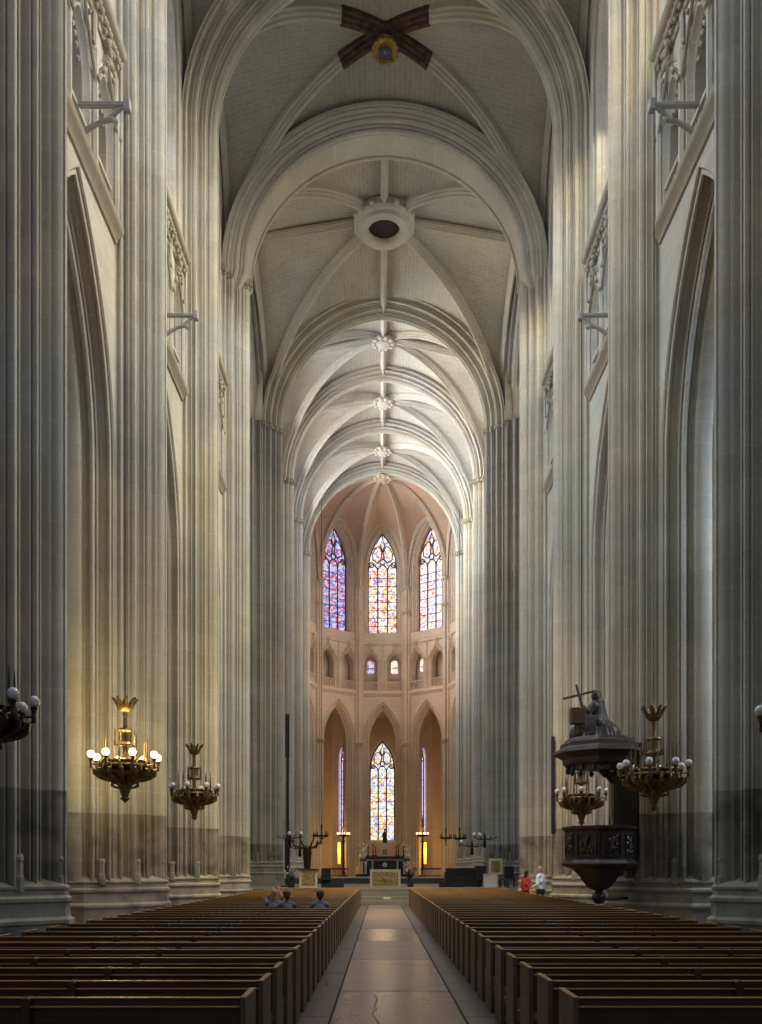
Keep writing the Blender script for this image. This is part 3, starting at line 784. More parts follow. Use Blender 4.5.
# ---- apse: five faces of a decagon
AC = 71.3; AR = 7.04; hwA = AR * sin(PI / 10)
def apse_frame(k):
    ph = math.radians(-72 + 36 * k); ap = AR * cos(PI / 10)
    c = Vector((ap * sin(ph), AC + ap * cos(ph), 0)); eo = Vector((sin(ph), cos(ph), 0)); es = Vector((cos(ph), -sin(ph), 0))
    return lambda s, o, z: tuple(c + es * s + eo * o + Vector((0, 0, z)))
ajs = [(.62, 0), (.58, -.05), (.53, -.05), (.50, .06), (.42, .12), (.38, .08), (.33, .10), (.30, .24), (.22, .32), (.17, .28), (.12, .34), (.10, .46), (0, .52), (0, 1.0), (.1, 1.2)]
awl = ['far left', 'left', 'centre', 'right', 'far right']
for k in range(5):
    F = apse_frame(k)
    r = wall_bay('wall_apse_%d' % (k + 1), F, hwA, M['apse'], '%s wall of the apse with pointed arch and balustraded gallery' % awl[k], za=13.2, a_in=1.2, a_rise=2.9, jsec=ajs, jlegs=PLAT2, nn=2, na=.62, nzs=20.15, nrise=1.05, z_fr=22.2, z_str=17.6, frieze=False,
                 clere=dict(a=1.32, sill=22.95, zs=29.0, rise=3.3, dep=.95), ztop=33.7, thick=1.2, cornice_in=.18)
    mb = MB()
    def f(x, o, z): return tuple(Vector(F(x, o, z)) - Vector(F(0, 0, 17.6)))
    sweep_s(mb, f, [(.05, 21.9), (-.08, 21.95), (-.14, 22.1), (-.14, 22.2), (.05, 22.3)], -hwA, hwA); mb.build('string_course', M['apse'], r)
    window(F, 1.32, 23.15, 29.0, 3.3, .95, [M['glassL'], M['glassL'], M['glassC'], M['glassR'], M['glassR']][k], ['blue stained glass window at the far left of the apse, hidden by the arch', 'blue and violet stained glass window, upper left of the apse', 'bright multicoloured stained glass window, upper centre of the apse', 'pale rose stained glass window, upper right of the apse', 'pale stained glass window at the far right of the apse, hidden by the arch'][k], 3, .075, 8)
    for j, sc in enumerate((-hwA / 2, hwA / 2)):
        if k == 2 or (k == 3 and j == 0):
            G = lambda s, o, z, sc=sc: F(sc + s, o, z)
            window(G, .30, 19.6, 20.5, .25, 1.05, M['glassL'] if j == 0 and k == 2 else M['glassR'], 'tiny %s glass window inside the apse gallery niche, %s' % (('blue', 'left of centre') if (k == 2 and j == 0) else (('rose', 'right of centre') if k == 2 else ('pale', 'in the right wall'))), 2, .03, 2, tracery=False)
# corner shafts and the apse vault
zsA = 27.1; KA = Vector((0, AC + .55, 34.55)); corners = []
for k in range(6):
    ph = math.radians(-90 + 36 * k); corners.append(Vector(((AR - .18) * sin(ph), AC + (AR - .18) * cos(ph), 0)))
vr = empty('ceiling', (0, AC, ZS), label='warm rose vault of the apse with radiating ribs', cat='vault', kind='structure')
org = (0, AC, ZS); Dk = []
for k in range(6):
    c = corners[k]; c0 = Vector((c.x, c.y, PLAT2)); inw = (Vector((0, AC, 0)) - Vector((c.x, c.y, 0))).normalized(); tang = Vector((-inw.y, inw.x, 0))
    if 1 <= k <= 4:
        r = empty('apse_shaft', c0, label='slender clustered shaft of the apse, %s from the left' % ORD[k - 1], cat='shaft', kind='thing')
        mb = MB()
        for off, rad in ((inw * .12, .19), (tang * .26, .12), (tang * -.26, .12)):
            mb.lathe([(rad * 1.7, 0), (rad * 1.7, .6), (rad * 1.2, .75), (rad, .85), (rad, zsA - PLAT2)], 12, tuple(off))
        mb.build('shaft', M['apse'], r)
        for z in (13.0, 24.9, zsA):
            mb = MB(); mb.lathe([(.22, z - .35 - PLAT2), (.34, z - .12 - PLAT2), (.40, z - .06 - PLAT2), (.40, z + .02 - PLAT2), (.2, z + .05 - PLAT2)], 10, tuple(inw * .08))
            for q in range(8): mb.ball((inw.x * .08 + .34 * cos(q * PI / 4), inw.y * .08 + .34 * sin(q * PI / 4), z - .18 - PLAT2), (.08, .08, .1), 6, 4)
            mb.build('capital', M['apse'], r)
    D = []
    for i in range(NT + 1):
        t = i / NT; h = 1 - cos(t * PI / 2); s = sin(t * PI / 2)
        D.append((c.x + (KA.x - c.x) * h, c.y + (KA.y - c.y) * h, zsA + (KA.z - zsA) * s))
    Dk.append(D); rib(D, 'rib', M['apse'], vr, .72, org)
for k in range(5):
    F = apse_frame(k); ap = Vector(F(0, -.02, 32.9))
    for c, D in ((corners[k], Dk[k]), (corners[k + 1], Dk[k + 1])):
        Lp = []
        for i in range(NT + 1):
            t = i / NT; h = sin(t * PI / 2) ** 1.0; w = 1 - cos(t * PI / 2)
            Lp.append((c.x + (ap.x - c.x) * w, c.y + (ap.y - c.y) * w, zsA + .2 + (ap.z - zsA - .2) * h))
        web(ruled(D, Lp, .12), 'web', M['weba'], vr, org, True)
        rib(Lp, 'wall_rib', M['apse'], vr, .55, org)
mb = MB(); z = KA.z - ZS
mb.lathe([(.2, z - .1), (.68, z - .15), (.78, z - .3), (.66, z - .42), (.35, z - .46), (.2, z - .55), (.02, z - .56)], 18, (0, KA.y - AC, 0))
for q in range(9): mb.ball((.62 * cos(q * PI / 4.5), KA.y - AC + .62 * sin(q * PI / 4.5), z - .4), (.17, .17, .13), 7, 5)
mb.build('keystone', M['apse'], vr)

# ---- ambulatory and axial chapel behind the apse arcade
mb = MB(); pts = [(-15.5, 73), (-14, 80), (-9.2, 84), (-4.9, 84.2), (-2.6, 90), (2.6, 90), (4.9, 84.2), (9.2, 84), (14, 80), (15.5, 73)]
mb.rings([[(x, y, 0), (x, y, 17.6)] for x, y in pts], False)
inner = [(( AR + 1.2) * sin(math.radians(-90 + 36 * k)), AC + (AR + 1.2) * cos(math.radians(-90 + 36 * k))) for k in range(6)]
inn = [inner[0], inner[0], inner[1], inner[1], inner[2], inner[3], inner[4], inner[4], inner[5], inner[5]]
mb.rings([[(x, y, 17.4) for x, y in inn], [(x, y, 17.4) for x, y in pts]], False)
o = mb.build('wall_ambulatory', M['apse'], fix=False); tag(o, 'warm lit wall of the ambulatory seen through the apse arches', 'wall', kind='structure')
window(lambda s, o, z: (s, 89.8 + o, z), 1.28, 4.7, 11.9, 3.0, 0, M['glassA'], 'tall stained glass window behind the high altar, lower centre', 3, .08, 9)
for sg in (-1, 1):
    d = Vector((-2.3 * sg * -1, -5.8, 0)).normalized(); p = Vector((sg * 4.15, 86.1, 0)); nrm = Vector((-sg * .93, -.36, 0))
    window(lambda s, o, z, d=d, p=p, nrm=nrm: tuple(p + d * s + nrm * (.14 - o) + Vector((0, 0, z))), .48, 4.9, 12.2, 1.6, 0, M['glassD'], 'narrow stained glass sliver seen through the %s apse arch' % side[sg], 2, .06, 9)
# ---- floor
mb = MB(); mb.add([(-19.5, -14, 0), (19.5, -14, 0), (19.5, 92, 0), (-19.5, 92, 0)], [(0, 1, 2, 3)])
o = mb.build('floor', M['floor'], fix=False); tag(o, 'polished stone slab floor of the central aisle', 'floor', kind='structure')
# ------------------------------------------------------------------ pews
PEW_L = 3.95; NPEW = 39; PITCH = .85
def pew_proto():
    # local x from the aisle end outwards, y towards the altar, back rest at y = 0
    root = empty('church_pew')
    a_, b_ = .036, PEW_L - .036
    mb = MB(); mb.box(a_, b_, .02, .045, .42, .795); mb.build('backrest', M['pew'], root)
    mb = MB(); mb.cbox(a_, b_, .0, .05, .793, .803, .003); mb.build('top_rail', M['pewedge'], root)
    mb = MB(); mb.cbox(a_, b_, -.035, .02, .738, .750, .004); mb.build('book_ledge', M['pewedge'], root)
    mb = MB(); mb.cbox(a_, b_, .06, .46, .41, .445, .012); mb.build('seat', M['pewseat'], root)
    mb = MB()
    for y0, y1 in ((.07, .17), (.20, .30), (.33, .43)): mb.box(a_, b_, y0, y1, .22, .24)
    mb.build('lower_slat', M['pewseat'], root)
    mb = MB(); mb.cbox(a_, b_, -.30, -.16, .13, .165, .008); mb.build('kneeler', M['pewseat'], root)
    for x0, x1 in ((0, .036), (PEW_L - .036, PEW_L)):
        mb = MB(); mb.cbox(x0, x1, -.03, .44, 0, .80, .004); e = mb.build('end_panel', M['pewend'], root)
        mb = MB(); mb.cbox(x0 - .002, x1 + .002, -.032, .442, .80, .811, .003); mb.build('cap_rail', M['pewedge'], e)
    for x in (1.44, 2.41):
        mb = MB(); mb.cbox(x - .03, x + .03, -.05, .052, .02, .808, .008); mb.build('divider', M['pew'], root)
    return root
proto = pew_proto(); firstpew = True
for sg in (-1, 1):
    for k in range(NPEW):
        o = proto if firstpew else copy_tree(proto); firstpew = False
        yf = 6.14 + PITCH * k - .47
        o.location = (sg * 1.075, yf, 0)
        o.scale = (sg, 1, 1)
        n = 'row %s from the front edge of the photo' % ORD[k]
        tag(o, 'dark walnut pew %s of the aisle, %s row counting from the photo bottom' % (side[sg], ORD[k]) if k < NPEW - 1 else 'dark walnut pew %s of the aisle in the row nearest the altar steps' % side[sg],
            'pew', 'pews in the %s block' % side[sg])

# ------------------------------------------------------------------ chandeliers and their hoist brackets
def chandelier(x, y, dz, lit, label, bottom=3.16, seed=0):
    # all heights follow the hanging fitting: finial tip at z = bottom
    rot = seed * .21
    root = empty('chandelier', (x, y, bottom + dz), label=label, cat='chandelier', group='bronze chandeliers hanging along the nave', kind='thing')
    BZ = M['bronze'] if lit or seed in (2, 3) else M['bronzed']
    BZ = M['bronze'] if seed != 1 else M['bronzed']
    def ring_items(n, r, fn, ph=0.0):
        for q in range(n):
            a = 2 * PI * q / n + ph + rot; fn(q, a, r * cos(a), r * sin(a))
    mb = MB(); mb.tube([(0, 0, 2.35), (0, 0, 19.05 - bottom - dz)], .016, 6); mb.build('cable', M['cable'], root)
    mb = MB()                                     # crown with eight curling leaves
    mb.lathe([(.05, 2.08), (.12, 2.10), (.17, 2.16), (.19, 2.24), (.17, 2.26), (.15, 2.20), (.06, 2.16)], 16)
    def leaf(q, a, px, py):
        c, s_ = cos(a), sin(a)
        mb.tube([(c * r, s_ * r, z) for r, z in ((.15, 2.2), (.19, 2.30), (.25, 2.38), (.29, 2.40), (.28, 2.36))], [.035, .045, .035, .022, .012], 6)
    ring_items(8, .2, leaf); mb.lathe([(.03, 2.2), (.05, 2.3), (.03, 2.42), (.015, 2.46)], 10)
    mb.build('crown', BZ, root)
    mb = MB(); mb.lathe([(.04, 2.1), (.06, 2.04), (.045, 1.98), (.05, 1.74), (.075, 1.70), (.05, 1.66), (.05, 1.3), (.07, .75)], 12); mb.build('stem', BZ, root)
    mb = MB()                                     # small upper lantern drum with spikes
    mb.lathe([(.06, 1.28), (.18, 1.30), (.20, 1.34), (.15, 1.38), (.13, 1.42), (.13, 1.62), (.17, 1.66), (.15, 1.70), (.05, 1.72)], 16)
    def spike(q, a, px, py): mb.lathe([(.022, 1.30), (.026, 1.42), (.016, 1.46), (.018, 1.58), (.006, 1.72)], 6, (px, py, 0))
    ring_items(6, .22, spike); mb.build('lantern_drum', BZ, root)
    mb = MB()                                     # openwork rim and bowl
    mb.lathe([(.50, .80), (.56, .80), (.58, .84), (.56, .88), (.52, .88), (.50, .84)], 28)
    mb.lathe([(.44, .93), (.48, .93), (.49, .96), (.46, .98), (.44, .96)], 28)
    mb.lathe([(.12, .44), (.26, .53), (.42, .59), (.52, .64), (.55, .70), (.51, .72), (.44, .68), (.26, .60), (.12, .52)], 28)
    def scroll(q, a, px, py):
        c, s_ = cos(a), sin(a); P = [(.26, .50), (.38, .56), (.50, .64), (.60, .74), (.57, .84), (.47, .86), (.42, .78), (.47, .72), (.53, .76)]
        mb.tube([(c * r, s_ * r, z) for r, z in P], [.05, .05, .045, .04, .035, .03, .028, .024, .018], 6)
    ring_items(16, .5, scroll, .1)
    def scroll2(q, a, px, py):
        c, s_ = cos(a), sin(a); P = [(.15, .44), (.28, .52), (.44, .55), (.58, .60), (.67, .66), (.69, .74), (.63, .76), (.61, .71)]
        mb.tube([(c * r, s_ * r, z) for r, z in P], [.04, .045, .05, .05, .045, .035, .025, .015], 6)
        mb.ball((c * .5, s_ * .5, .58), (.05, .05, .035), 6, 4)
    ring_items(14, .5, scroll2)
    def scal(q, a, px, py):
        t = Vector((-sin(a), cos(a), 0)); p = Vector((px, py, .84))
        mb.tube([tuple(p + t * (.11 * cos(v)) + Vector((0, 0, .12 * sin(v)))) for v in [PI * i / 6 for i in range(7)]], .02, 5)
    ring_items(12, .55, scal); mb.build('body', BZ, root)
    mb = MB()                                     # tapering foot with side curls and finial
    mb.lathe([(.20, .52), (.17, .42), (.13, .32), (.10, .22), (.075, .16), (.07, .13), (.11, .115), (.11, .095), (.06, .06), (.03, .03), (.004, 0)], 16)
    def curl(q, a, px, py):
        c, s_ = cos(a), sin(a)
        mb.tube([(c * r, s_ * r, z) for r, z in ((.12, .34), (.22, .36), (.31, .40), (.30, .47), (.26, .45))], [.022, .022, .03, .022, .012], 6)
    ring_items(8, .2, curl, .2); mb.build('finial', BZ, root)
    def pinn(q, a, px, py):
        mb = MB(); mb.lathe([(.035, .86), (.04, .94), (.022, 1.0), (.028, 1.10), (.018, 1.14), (.018, 1.32), (.004, 1.56)], 6, (px, py, 0)); mb.build('spire', BZ, root)
    ring_items(8, .50, pinn, PI / 8)
    def arm(q, a, px, py):
        c, s_ = cos(a), sin(a); mb = MB()
        mb.tube([(c * r, s_ * r, z) for r, z in ((.46, .86), (.62, .85), (.755, .86))], .018, 6)
        mb.tube([(c * r, s_ * r, z) for r, z in ((.52, .74), (.66, .72), (.74, .80), (.76, .86))], .016, 6)
        mb.lathe([(.01, .76), (.03, .80), (.02, .88), (.045, .96), (.06, .99), (.03, 1.01)], 8, (c * .755, s_ * .755, 0))
        o = mb.build('arm', BZ, root)
        mb = MB(); mb.ball((c * .755, s_ * .755, 1.085), .083, 14, 10); mb.build('globe', M['globelit'] if lit else M['globe'], o)
    ring_items(8, .755, arm, .08)
    return root
chandelier(-5.93, 12.25, -.17, False, 'dark bronze chandelier cut by the left edge of the photo', seed=1)
chandelier(-6.05, 19.75, .0, True, 'lit bronze chandelier with glowing yellow globes on the left', seed=2)
chandelier(-6.08, 27.25, .02, False, 'unlit gilt bronze chandelier right of the lit one, left side of the nave', seed=3)
chandelier(6.02, 12.25, -.26, False, 'unlit bronze chandelier cut by the right edge of the photo', seed=4)
chandelier(6.08, 19.75, -.2, False, 'unlit gilt bronze chandelier right of the pulpit canopy', seed=5)
chandelier(6.17, 27.25, -.13, False, 'unlit bronze chandelier seen between pulpit canopy and pulpit', seed=6)
def bracket(sg, y, x_tip, label):
    L = PC - WALLU - abs(x_tip)
    root = empty('hoist_bracket', (sg * (PC - WALLU), y, 19.1), label=label, cat='bracket', group='iron hoist brackets below the gallery', kind='thing')
    def X(t): return -sg * L * t
    mb = MB(); a, b = sorted((X(0), X(1.06))); mb.cbox(a, b, -.06, .06, .02, .13, .02); mb.cbox(min(X(.98), X(1.12)), max(X(.98), X(1.12)), -.09, .09, -.08, .19, .02); mb.build('beam', M['iron'], root)
    mb = MB(); mb.tube([(X(t), 0, z) for t, z in ((0.0, -.62), (.22, -.46), (.5, -.30), (.72, -.26), (.80, -.34))], [.07, .06, .055, .06, .07], 7)
    mb.tube([(X(.6), 0, -.28), (X(.95), 0, .02)], .045, 6); mb.build('strut', M['iron'], root)
    return root
bracket(-1, 19.75, 6.05, 'iron bracket holding the cable of the lit chandelier, upper left')
bracket(-1, 27.25, 6.08, 'small pale bracket holding the second left chandelier cable')
bracket(1, 19.75, 6.08, 'iron bracket on the upper right wall holding the chandelier cable beside the pulpit')
bracket(1, 27.25, 6.17, 'small bracket on the right holding the cable of the chandelier behind the pulpit')

# ------------------------------------------------------------------ fused bodies (persons, statue)
def fuse(mb, name, mat, parent, voxel, smooth=2, org=(0, 0, 0)):
    o = mb.build(name + '_tmp', mat, None, smooth=0, fix=False)
    r = o.modifiers.new('r', 'REMESH'); r.mode = 'VOXEL'; r.voxel_size = voxel
    if smooth:
        s = o.modifiers.new('s', 'SMOOTH'); s.factor = .5; s.iterations = smooth
    dg = bpy.context.evaluated_depsgraph_get(); dg.update()
    me = bpy.data.meshes.new_from_object(o.evaluated_get(dg)); me.name = name
    old = o.data; bpy.data.objects.remove(o); bpy.data.meshes.remove(old)
    for p in me.polygons: p.use_smooth = True
    if not me.materials: me.materials.append(mat)
    n = bpy.data.objects.new(name, me); COL.objects.link(n)
    if parent: n.parent = parent
    return n

# ------------------------------------------------------------------ pulpit
PX, PY = 5.47, 22.3; PROT = -.25
root = empty('pulpit', (PX, PY, 0), label='carved dark oak pulpit with canopy on the right side of the nave', cat='pulpit', kind='thing')
OK = M['oakdark']
def octa(r, z, rot=PROT, sy=1.0): return [(r * sin(rot + PI / 4 * k), -r * cos(rot + PI / 4 * k) * sy, z) for k in range(8)]
mb = MB(); mb.rings([octa(r, z) for r, z in ((1.02, 1.86), (1.06, 1.80), (1.02, 1.76), (.90, 1.90), (.86, 1.92), (.86, 2.60), (.90, 2.64), (.95, 2.69), (.95, 2.74), (.86, 2.75))][3:], True, True, True)
basin = mb.build('basin', OK, root, smooth=20)
mb = MB(); mb.rings([octa(r, z) for r, z in ((.10, 1.08), (.20, 1.12), (.31, 1.20), (.39, 1.30), (.48, 1.44), (.60, 1.58), (.70, 1.66), (.84, 1.70), (.94, 1.74), (.96, 1.79), (.92, 1.86), (.88, 1.90))], True, True, True)
mb.build('underside', OK, root, smooth=20)
mb = MB(); mb.lathe([(.03, .74), (.12, .77), (.18, .86), (.19, .92), (.16, 1.02), (.09, 1.08), (.14, 1.14)], 16); mb.tube([(.1, 0, .88), (.55, .25, .88), (.9, .6, .88)], .05, 8); mb.build('pendant', OK, root)
for k in range(8):                                # framed panels with carved reliefs
    a = PI / 4 * (k + .5) + PROT; ap = .86 * cos(PI / 8); c = Vector((ap * sin(a), -ap * cos(a), 2.26)); n = Vector((sin(a), -cos(a), 0)); t = Vector((cos(a), sin(a), 0))
    if n.y > .8: continue
    mb = MB()
    def P(s, z, o): return tuple(c + t * s + Vector((0, 0, z)) + n * o)
    for s0, s1, z0, z1 in ((-.27, .27, .25, .29), (-.27, .27, -.29, -.25), (-.27, -.23, -.25, .25), (.23, .27, -.25, .25)):
        mb.rings([[P(s, z, .0) for s, z in ((s0, z0), (s1, z0), (s1, z1), (s0, z1))], [P(s, z, .035) for s, z in ((s0, z0), (s1, z0), (s1, z1), (s0, z1))]], True, True, True)
    rn = random.Random(k)
    for q in range(12): mb.ball(P(rn.uniform(-.15, .15), rn.uniform(-.2, .2), .0), (.06, .06, .08), 7, 5)
    mb.caps(P(-.05, -.18, .0), P(.03, .16, .02), .06, .05, 8)
    mb.build('carved_panel', OK, basin)
mb = MB(); mb.cbox(.56, 1.14, .42, .70, 1.6, 4.1, .03); mb.cbox(.44, .60, .34, .54, 2.7, 4.0, .03)
mb.tube([(.50, .42, 3.95), (.36, .3, 4.1), (.1, .1, 4.22)], [.1, .12, .1], 8); mb.build('backboard', OK, root)
mb = MB(); mb.rings([octa(r, z) for r, z in ((.3, 4.22), (.80, 4.26), (.92, 4.36), (.93, 4.48), (1.10, 4.58), (1.18, 4.62), (1.14, 4.70), (1.0, 4.78), (.98, 4.88), (.90, 4.93), (.86, 5.0), (.74, 5.02))], True, True, True)
can = mb.build('canopy', OK, root, smooth=20)
mb = MB()
for k in range(16):
    a = PI / 8 * k; mb.ball((.80 * sin(a), -.80 * cos(a), 4.2), (.07, .07, .09), 6, 4)
mb.cbox(.55, 1.16, .1, .7, 4.55, 4.95, .03); mb.build('canopy_fringe', OK, can)
# the seated veiled figure holding a cross, on a rocky mound above the canopy
st = empty('statue', (PX - .16, PY, 5.0), label='dark seated veiled statue holding a cross on top of the pulpit canopy', cat='statue', kind='thing')
mb = MB()
mb.caps((-.36, 0, .12), (.42, .05, .18), .26, .28); mb.caps((.30, .05, .30), (.52, .1, .20), .26, .22)     # mound
mb.caps((-.30, -.1, .30), (-.10, -.05, .42), .22, .24)
mb.caps((.12, .02, .48), (.10, 0, .86), .21, .18); mb.caps((.10, 0, .86), (.09, 0, 1.0), .17, .09)         # torso, neck
mb.ball((.07, -.02, 1.13), (.115, .13, .15), 14, 10)                                                        # head
mb.ball((-.03, -.03, 1.10), (.035, .04, .04), 8, 6)
mb.caps((.10, .03, 1.16), (.17, .06, .92), .125, .14); mb.caps((.17, .06, .95), (.24, .1, .50), .14, .20)   # veil
mb.caps((.08, -.1, .46), (-.30, -.16, .50), .17, .13); mb.caps((-.30, -.16, .50), (-.36, -.18, .14), .13, .12)   # near leg under the robe
mb.caps((.08, .14, .46), (-.26, .12, .48), .17, .13); mb.caps((-.26, .12, .48), (-.34, .1, .12), .13, .12)
mb.caps((.28, .08, .42), (.62, .1, .16), .15, .12)                                                          # trailing drapery
mb.caps((.0, -.16, .88), (-.14, -.18, .66), .075, .06); mb.caps((-.14, -.18, .66), (-.27, -.15, .82), .06, .045)   # arm holding the cross
mb.caps((.0, .16, .88), (-.12, .2, .62), .075, .06); mb.caps((-.12, .2, .62), (-.3, .12, .60), .06, .045)
for q, (dy, dz) in enumerate(((-.03, .05), (-.01, .055), (.01, .05), (.03, .04))): mb.caps((-.27, -.15 + dy, .82), (-.315, -.15 + dy * .8, .80 + dz), .016, .012, 8)
mb.caps((-.26, -.16, .81), (-.25, -.19, .87), .017, .013, 8)
for q in range(9):
    x = -.34 + .11 * q; mb.caps((x, -.27 + .02 * (q % 3), .02), (x * .7 + .05, -.16, .36), .04, .03, 8)     # folds
fuse(mb, 'figure', M['statue'], st, .022, 2)
mb = MB(); mb.caps((-.24, -.2, .55), (-.475, -.2, 1.36), .035, .032, 8); mb.build('cross_shaft', M['statue'], st)
mb = MB(); mb.caps((-.80, -.2, 1.02), (.0, -.2, 1.22), .030, .030, 8); mb.build('cross_arm', M['statue'], st)
bk = MB(); bk.cbox(-.64, -.25, -.34, -.12, .36, .78, .02); bk.build('book', M['book'], st)

# ------------------------------------------------------------------ chancel steps and platforms
mb = MB()
for k in range(4): mb.cbox(-6.0, 6.0, 40.4 + .35 * k, 41.9, .175 * k, .175 * (k + 1), .012)
o = mb.build('chancel_steps', M['step']); tag(o, 'pale stone steps rising from the aisle to the chancel', 'steps', kind='thing')
mb = MB(); mb.box(-18.5, 18.5, 41.9, 56.0, 0, PLAT); o = mb.build('chancel_platform', M['step']); tag(o, 'pale stone platform carrying the front altar', 'platform', kind='structure')
mb = MB(); mb.box(-15, 15, 56.0, 91.5, 0, PLAT2 - .05); o = mb.build('sanctuary_platform', M['darkstep']); tag(o, 'dark stone upper sanctuary platform with pale edge', 'platform', kind='structure')
mb = MB(); mb.box(-15, 15, 55.95, 91.5, PLAT2 - .05, PLAT2); m2 = mb.build('pale_edge', M['step'], o)
mb = MB(); mb.cbox(-.06, .30, 40.715, 40.752, .215, .325, .005)
o = mb.build('plaque', M['cream']); tag(o, 'small pale plaque on the steps at the end of the aisle', 'plaque', kind='thing')

def bx(name, mat, parent, *b, c=.01):
    mb = MB(); mb.cbox(*b, c=c); return mb.build(name, mat, parent)
# front altar
t = empty('front_altar', (.06, 45.6, PLAT), label='cream stone altar with carved gold front panel at the end of the aisle', cat='altar', kind='thing')
bx('block', M['cream'], t, -.80, .80, -.4, .5, 0, .87); bx('altar_top', M['cream'], t, -.82, .82, -.42, .52, .87, .92)
mb = MB(); mb.cbox(-.68, .68, -.43, -.39, .08, .80, .01)
for q in range(16):
    a = q * PI / 8
    for r0, r1 in ((.12, .52),): mb.caps((r0 * cos(a), -.435, .44 + r0 * .55 * sin(a)), (r1 * cos(a) * 1.15, -.43, .44 + r1 * .55 * sin(a)), .035, .012, 6)
mb.ball((0, -.44, .44), (.14, .05, .12), 12, 8); mb.build('carved_panel', M['gold'], t)
# high altar
t = empty('high_altar', (.16, 69.5, PLAT2), label='black marble high altar below the tall axial window', cat='altar', kind='thing')
bx('plinth', M['marbleb'], t, -2.3, 2.3, -1.0, .8, 0, .18); bx('block', M['marbleb'], t, -1.75, 1.75, -.45, .7, .18, 1.25); bx('altar_top', M['marbleb'], t, -2.0, 2.0, -.55, .8, 1.25, 1.37)
bx('white_edge', M['marblew'], t, -1.5, 1.5, -.58, -.54, 1.28, 1.33, c=.005); bx('gradine', M['marbleb'], t, -1.7, 1.7, .1, .7, 1.37, 1.62)
for x in (-1.55, -1.0, 1.0, 1.55):
    mb = MB(); k_ = 1.0 if abs(x) > 1.2 else .6; mb.lathe([(.12 * k_, .2), (.10 * k_, .3), (.09 * k_, .6), (.13 * k_, 1.1), (.15 * k_, 1.22)], 12, (x, -.52, 0)); mb.ball((x, -.56, .95), .11 * k_, 10, 8); mb.build('pilaster_figure', M['marblew'], t)
mb = MB(); mb.lathe([(.02, 0), (.17, 0), (.20, .03), (.17, .06), (.02, .07)], 20, (0, 0, 0), axis='y'); mb.v = [(x, -.46 - y, z + .92) for x, y, z in mb.v]; mb.build('medallion', M['marblew'], t)
t2 = empty('tabernacle', (.16, 69.9, PLAT2 + 1.62), label='white marble tabernacle in the middle of the high altar', cat='tabernacle', kind='thing')
bx('body', M['marblew'], t2, -.42, .42, -.3, .3, 0, .72); bx('door', M['gilt'], t2, -.2, .2, -.34, -.3, .12, .58)
mb = MB(); mb.prism([(-.48, .72), (.48, .72), (.3, .95), (0, 1.08), (-.3, .95)], 'y', -.32, .32); mb.build('pediment', M['marblew'], t2)
t3 = empty('altar_statue', (.16, 69.9, PLAT2 + 2.72), label='small dark statue above the tabernacle, against the window', cat='statue', kind='thing')
mb = MB(); mb.lathe([(.2, -.02), (.2, .12), (.12, .16)], 12); mb.build('pedestal', M['bronzed'], t3)
mb = MB(); mb.caps((0, 0, .3), (0, 0, .75), .2, .13); mb.caps((0, 0, .75), (0, 0, .9), .12, .06); mb.ball((0, 0, 1.05), (.09, .1, .12), 10, 8); mb.caps((-.12, 0, .78), (-.2, -.1, .5), .06, .05, 8); mb.caps((.12, 0, .78), (.16, -.14, .6), .06, .05, 8); mb.caps((0, 0, .15), (0, 0, .3), .22, .2)
fuse(mb, 'figure', M['bronzed'], t3, .03, 1)
def candlestick_altar(x, h, label):
    c = empty('candlestick', (x, 69.6 if h < .9 else 69.75, PLAT2 + 1.62), label=label, cat='candlestick', group='candlesticks on the high altar', kind='thing')
    mb = MB(); mb.lathe([(.13, 0), (.12, .05), (.05, .12), (.035, .3), (.07, .36), (.035, .42), (.03, h - .1), (.09, h - .04), (.09, h), (.02, h)], 10); mb.build('stand', M['bronzed'], c)
    mb = MB(); mb.lathe([(.03, h), (.03, h + .42), (.012, h + .44)], 8); mb.build('candle', M['cream'], c)
for i, (x, h) in enumerate(((-1.18, .8), (-.78, .95), (-.42 - .16, .8), (.58 + .5, .8), (1.28, .95), (1.68, .8))):
    candlestick_altar(x + .0, h, 'tall dark candlestick on the high altar, %s from the left' % ORD[i])
for sx, lab in ((-1, 'left'), (1, 'right')):
    a = empty('angel_statue', (.16 + sx * 1.75, 69.8, PLAT2 + 1.37), label='pale marble angel statue at the %s end of the high altar' % lab, cat='statue', kind='thing')
    mb = MB(); mb.caps((0, 0, .2), (0, 0, .8), .3, .18); mb.caps((0, 0, .8), (0, 0, .98), .16, .07); mb.ball((0, -.03, 1.14), (.11, .12, .14), 10, 8)
    for q in (-1, 1):
        mb.caps((q * .15, .12, .85), (q * .34, .2, 1.15), .09, .07); mb.caps((q * .34, .2, 1.15), (q * .4, .2, .55), .08, .03); mb.caps((q * .16, -.05, .8), (q * .04, -.22, .66), .07, .05)
    fuse(mb, 'figure', M['marblew'], a, .035, 1)

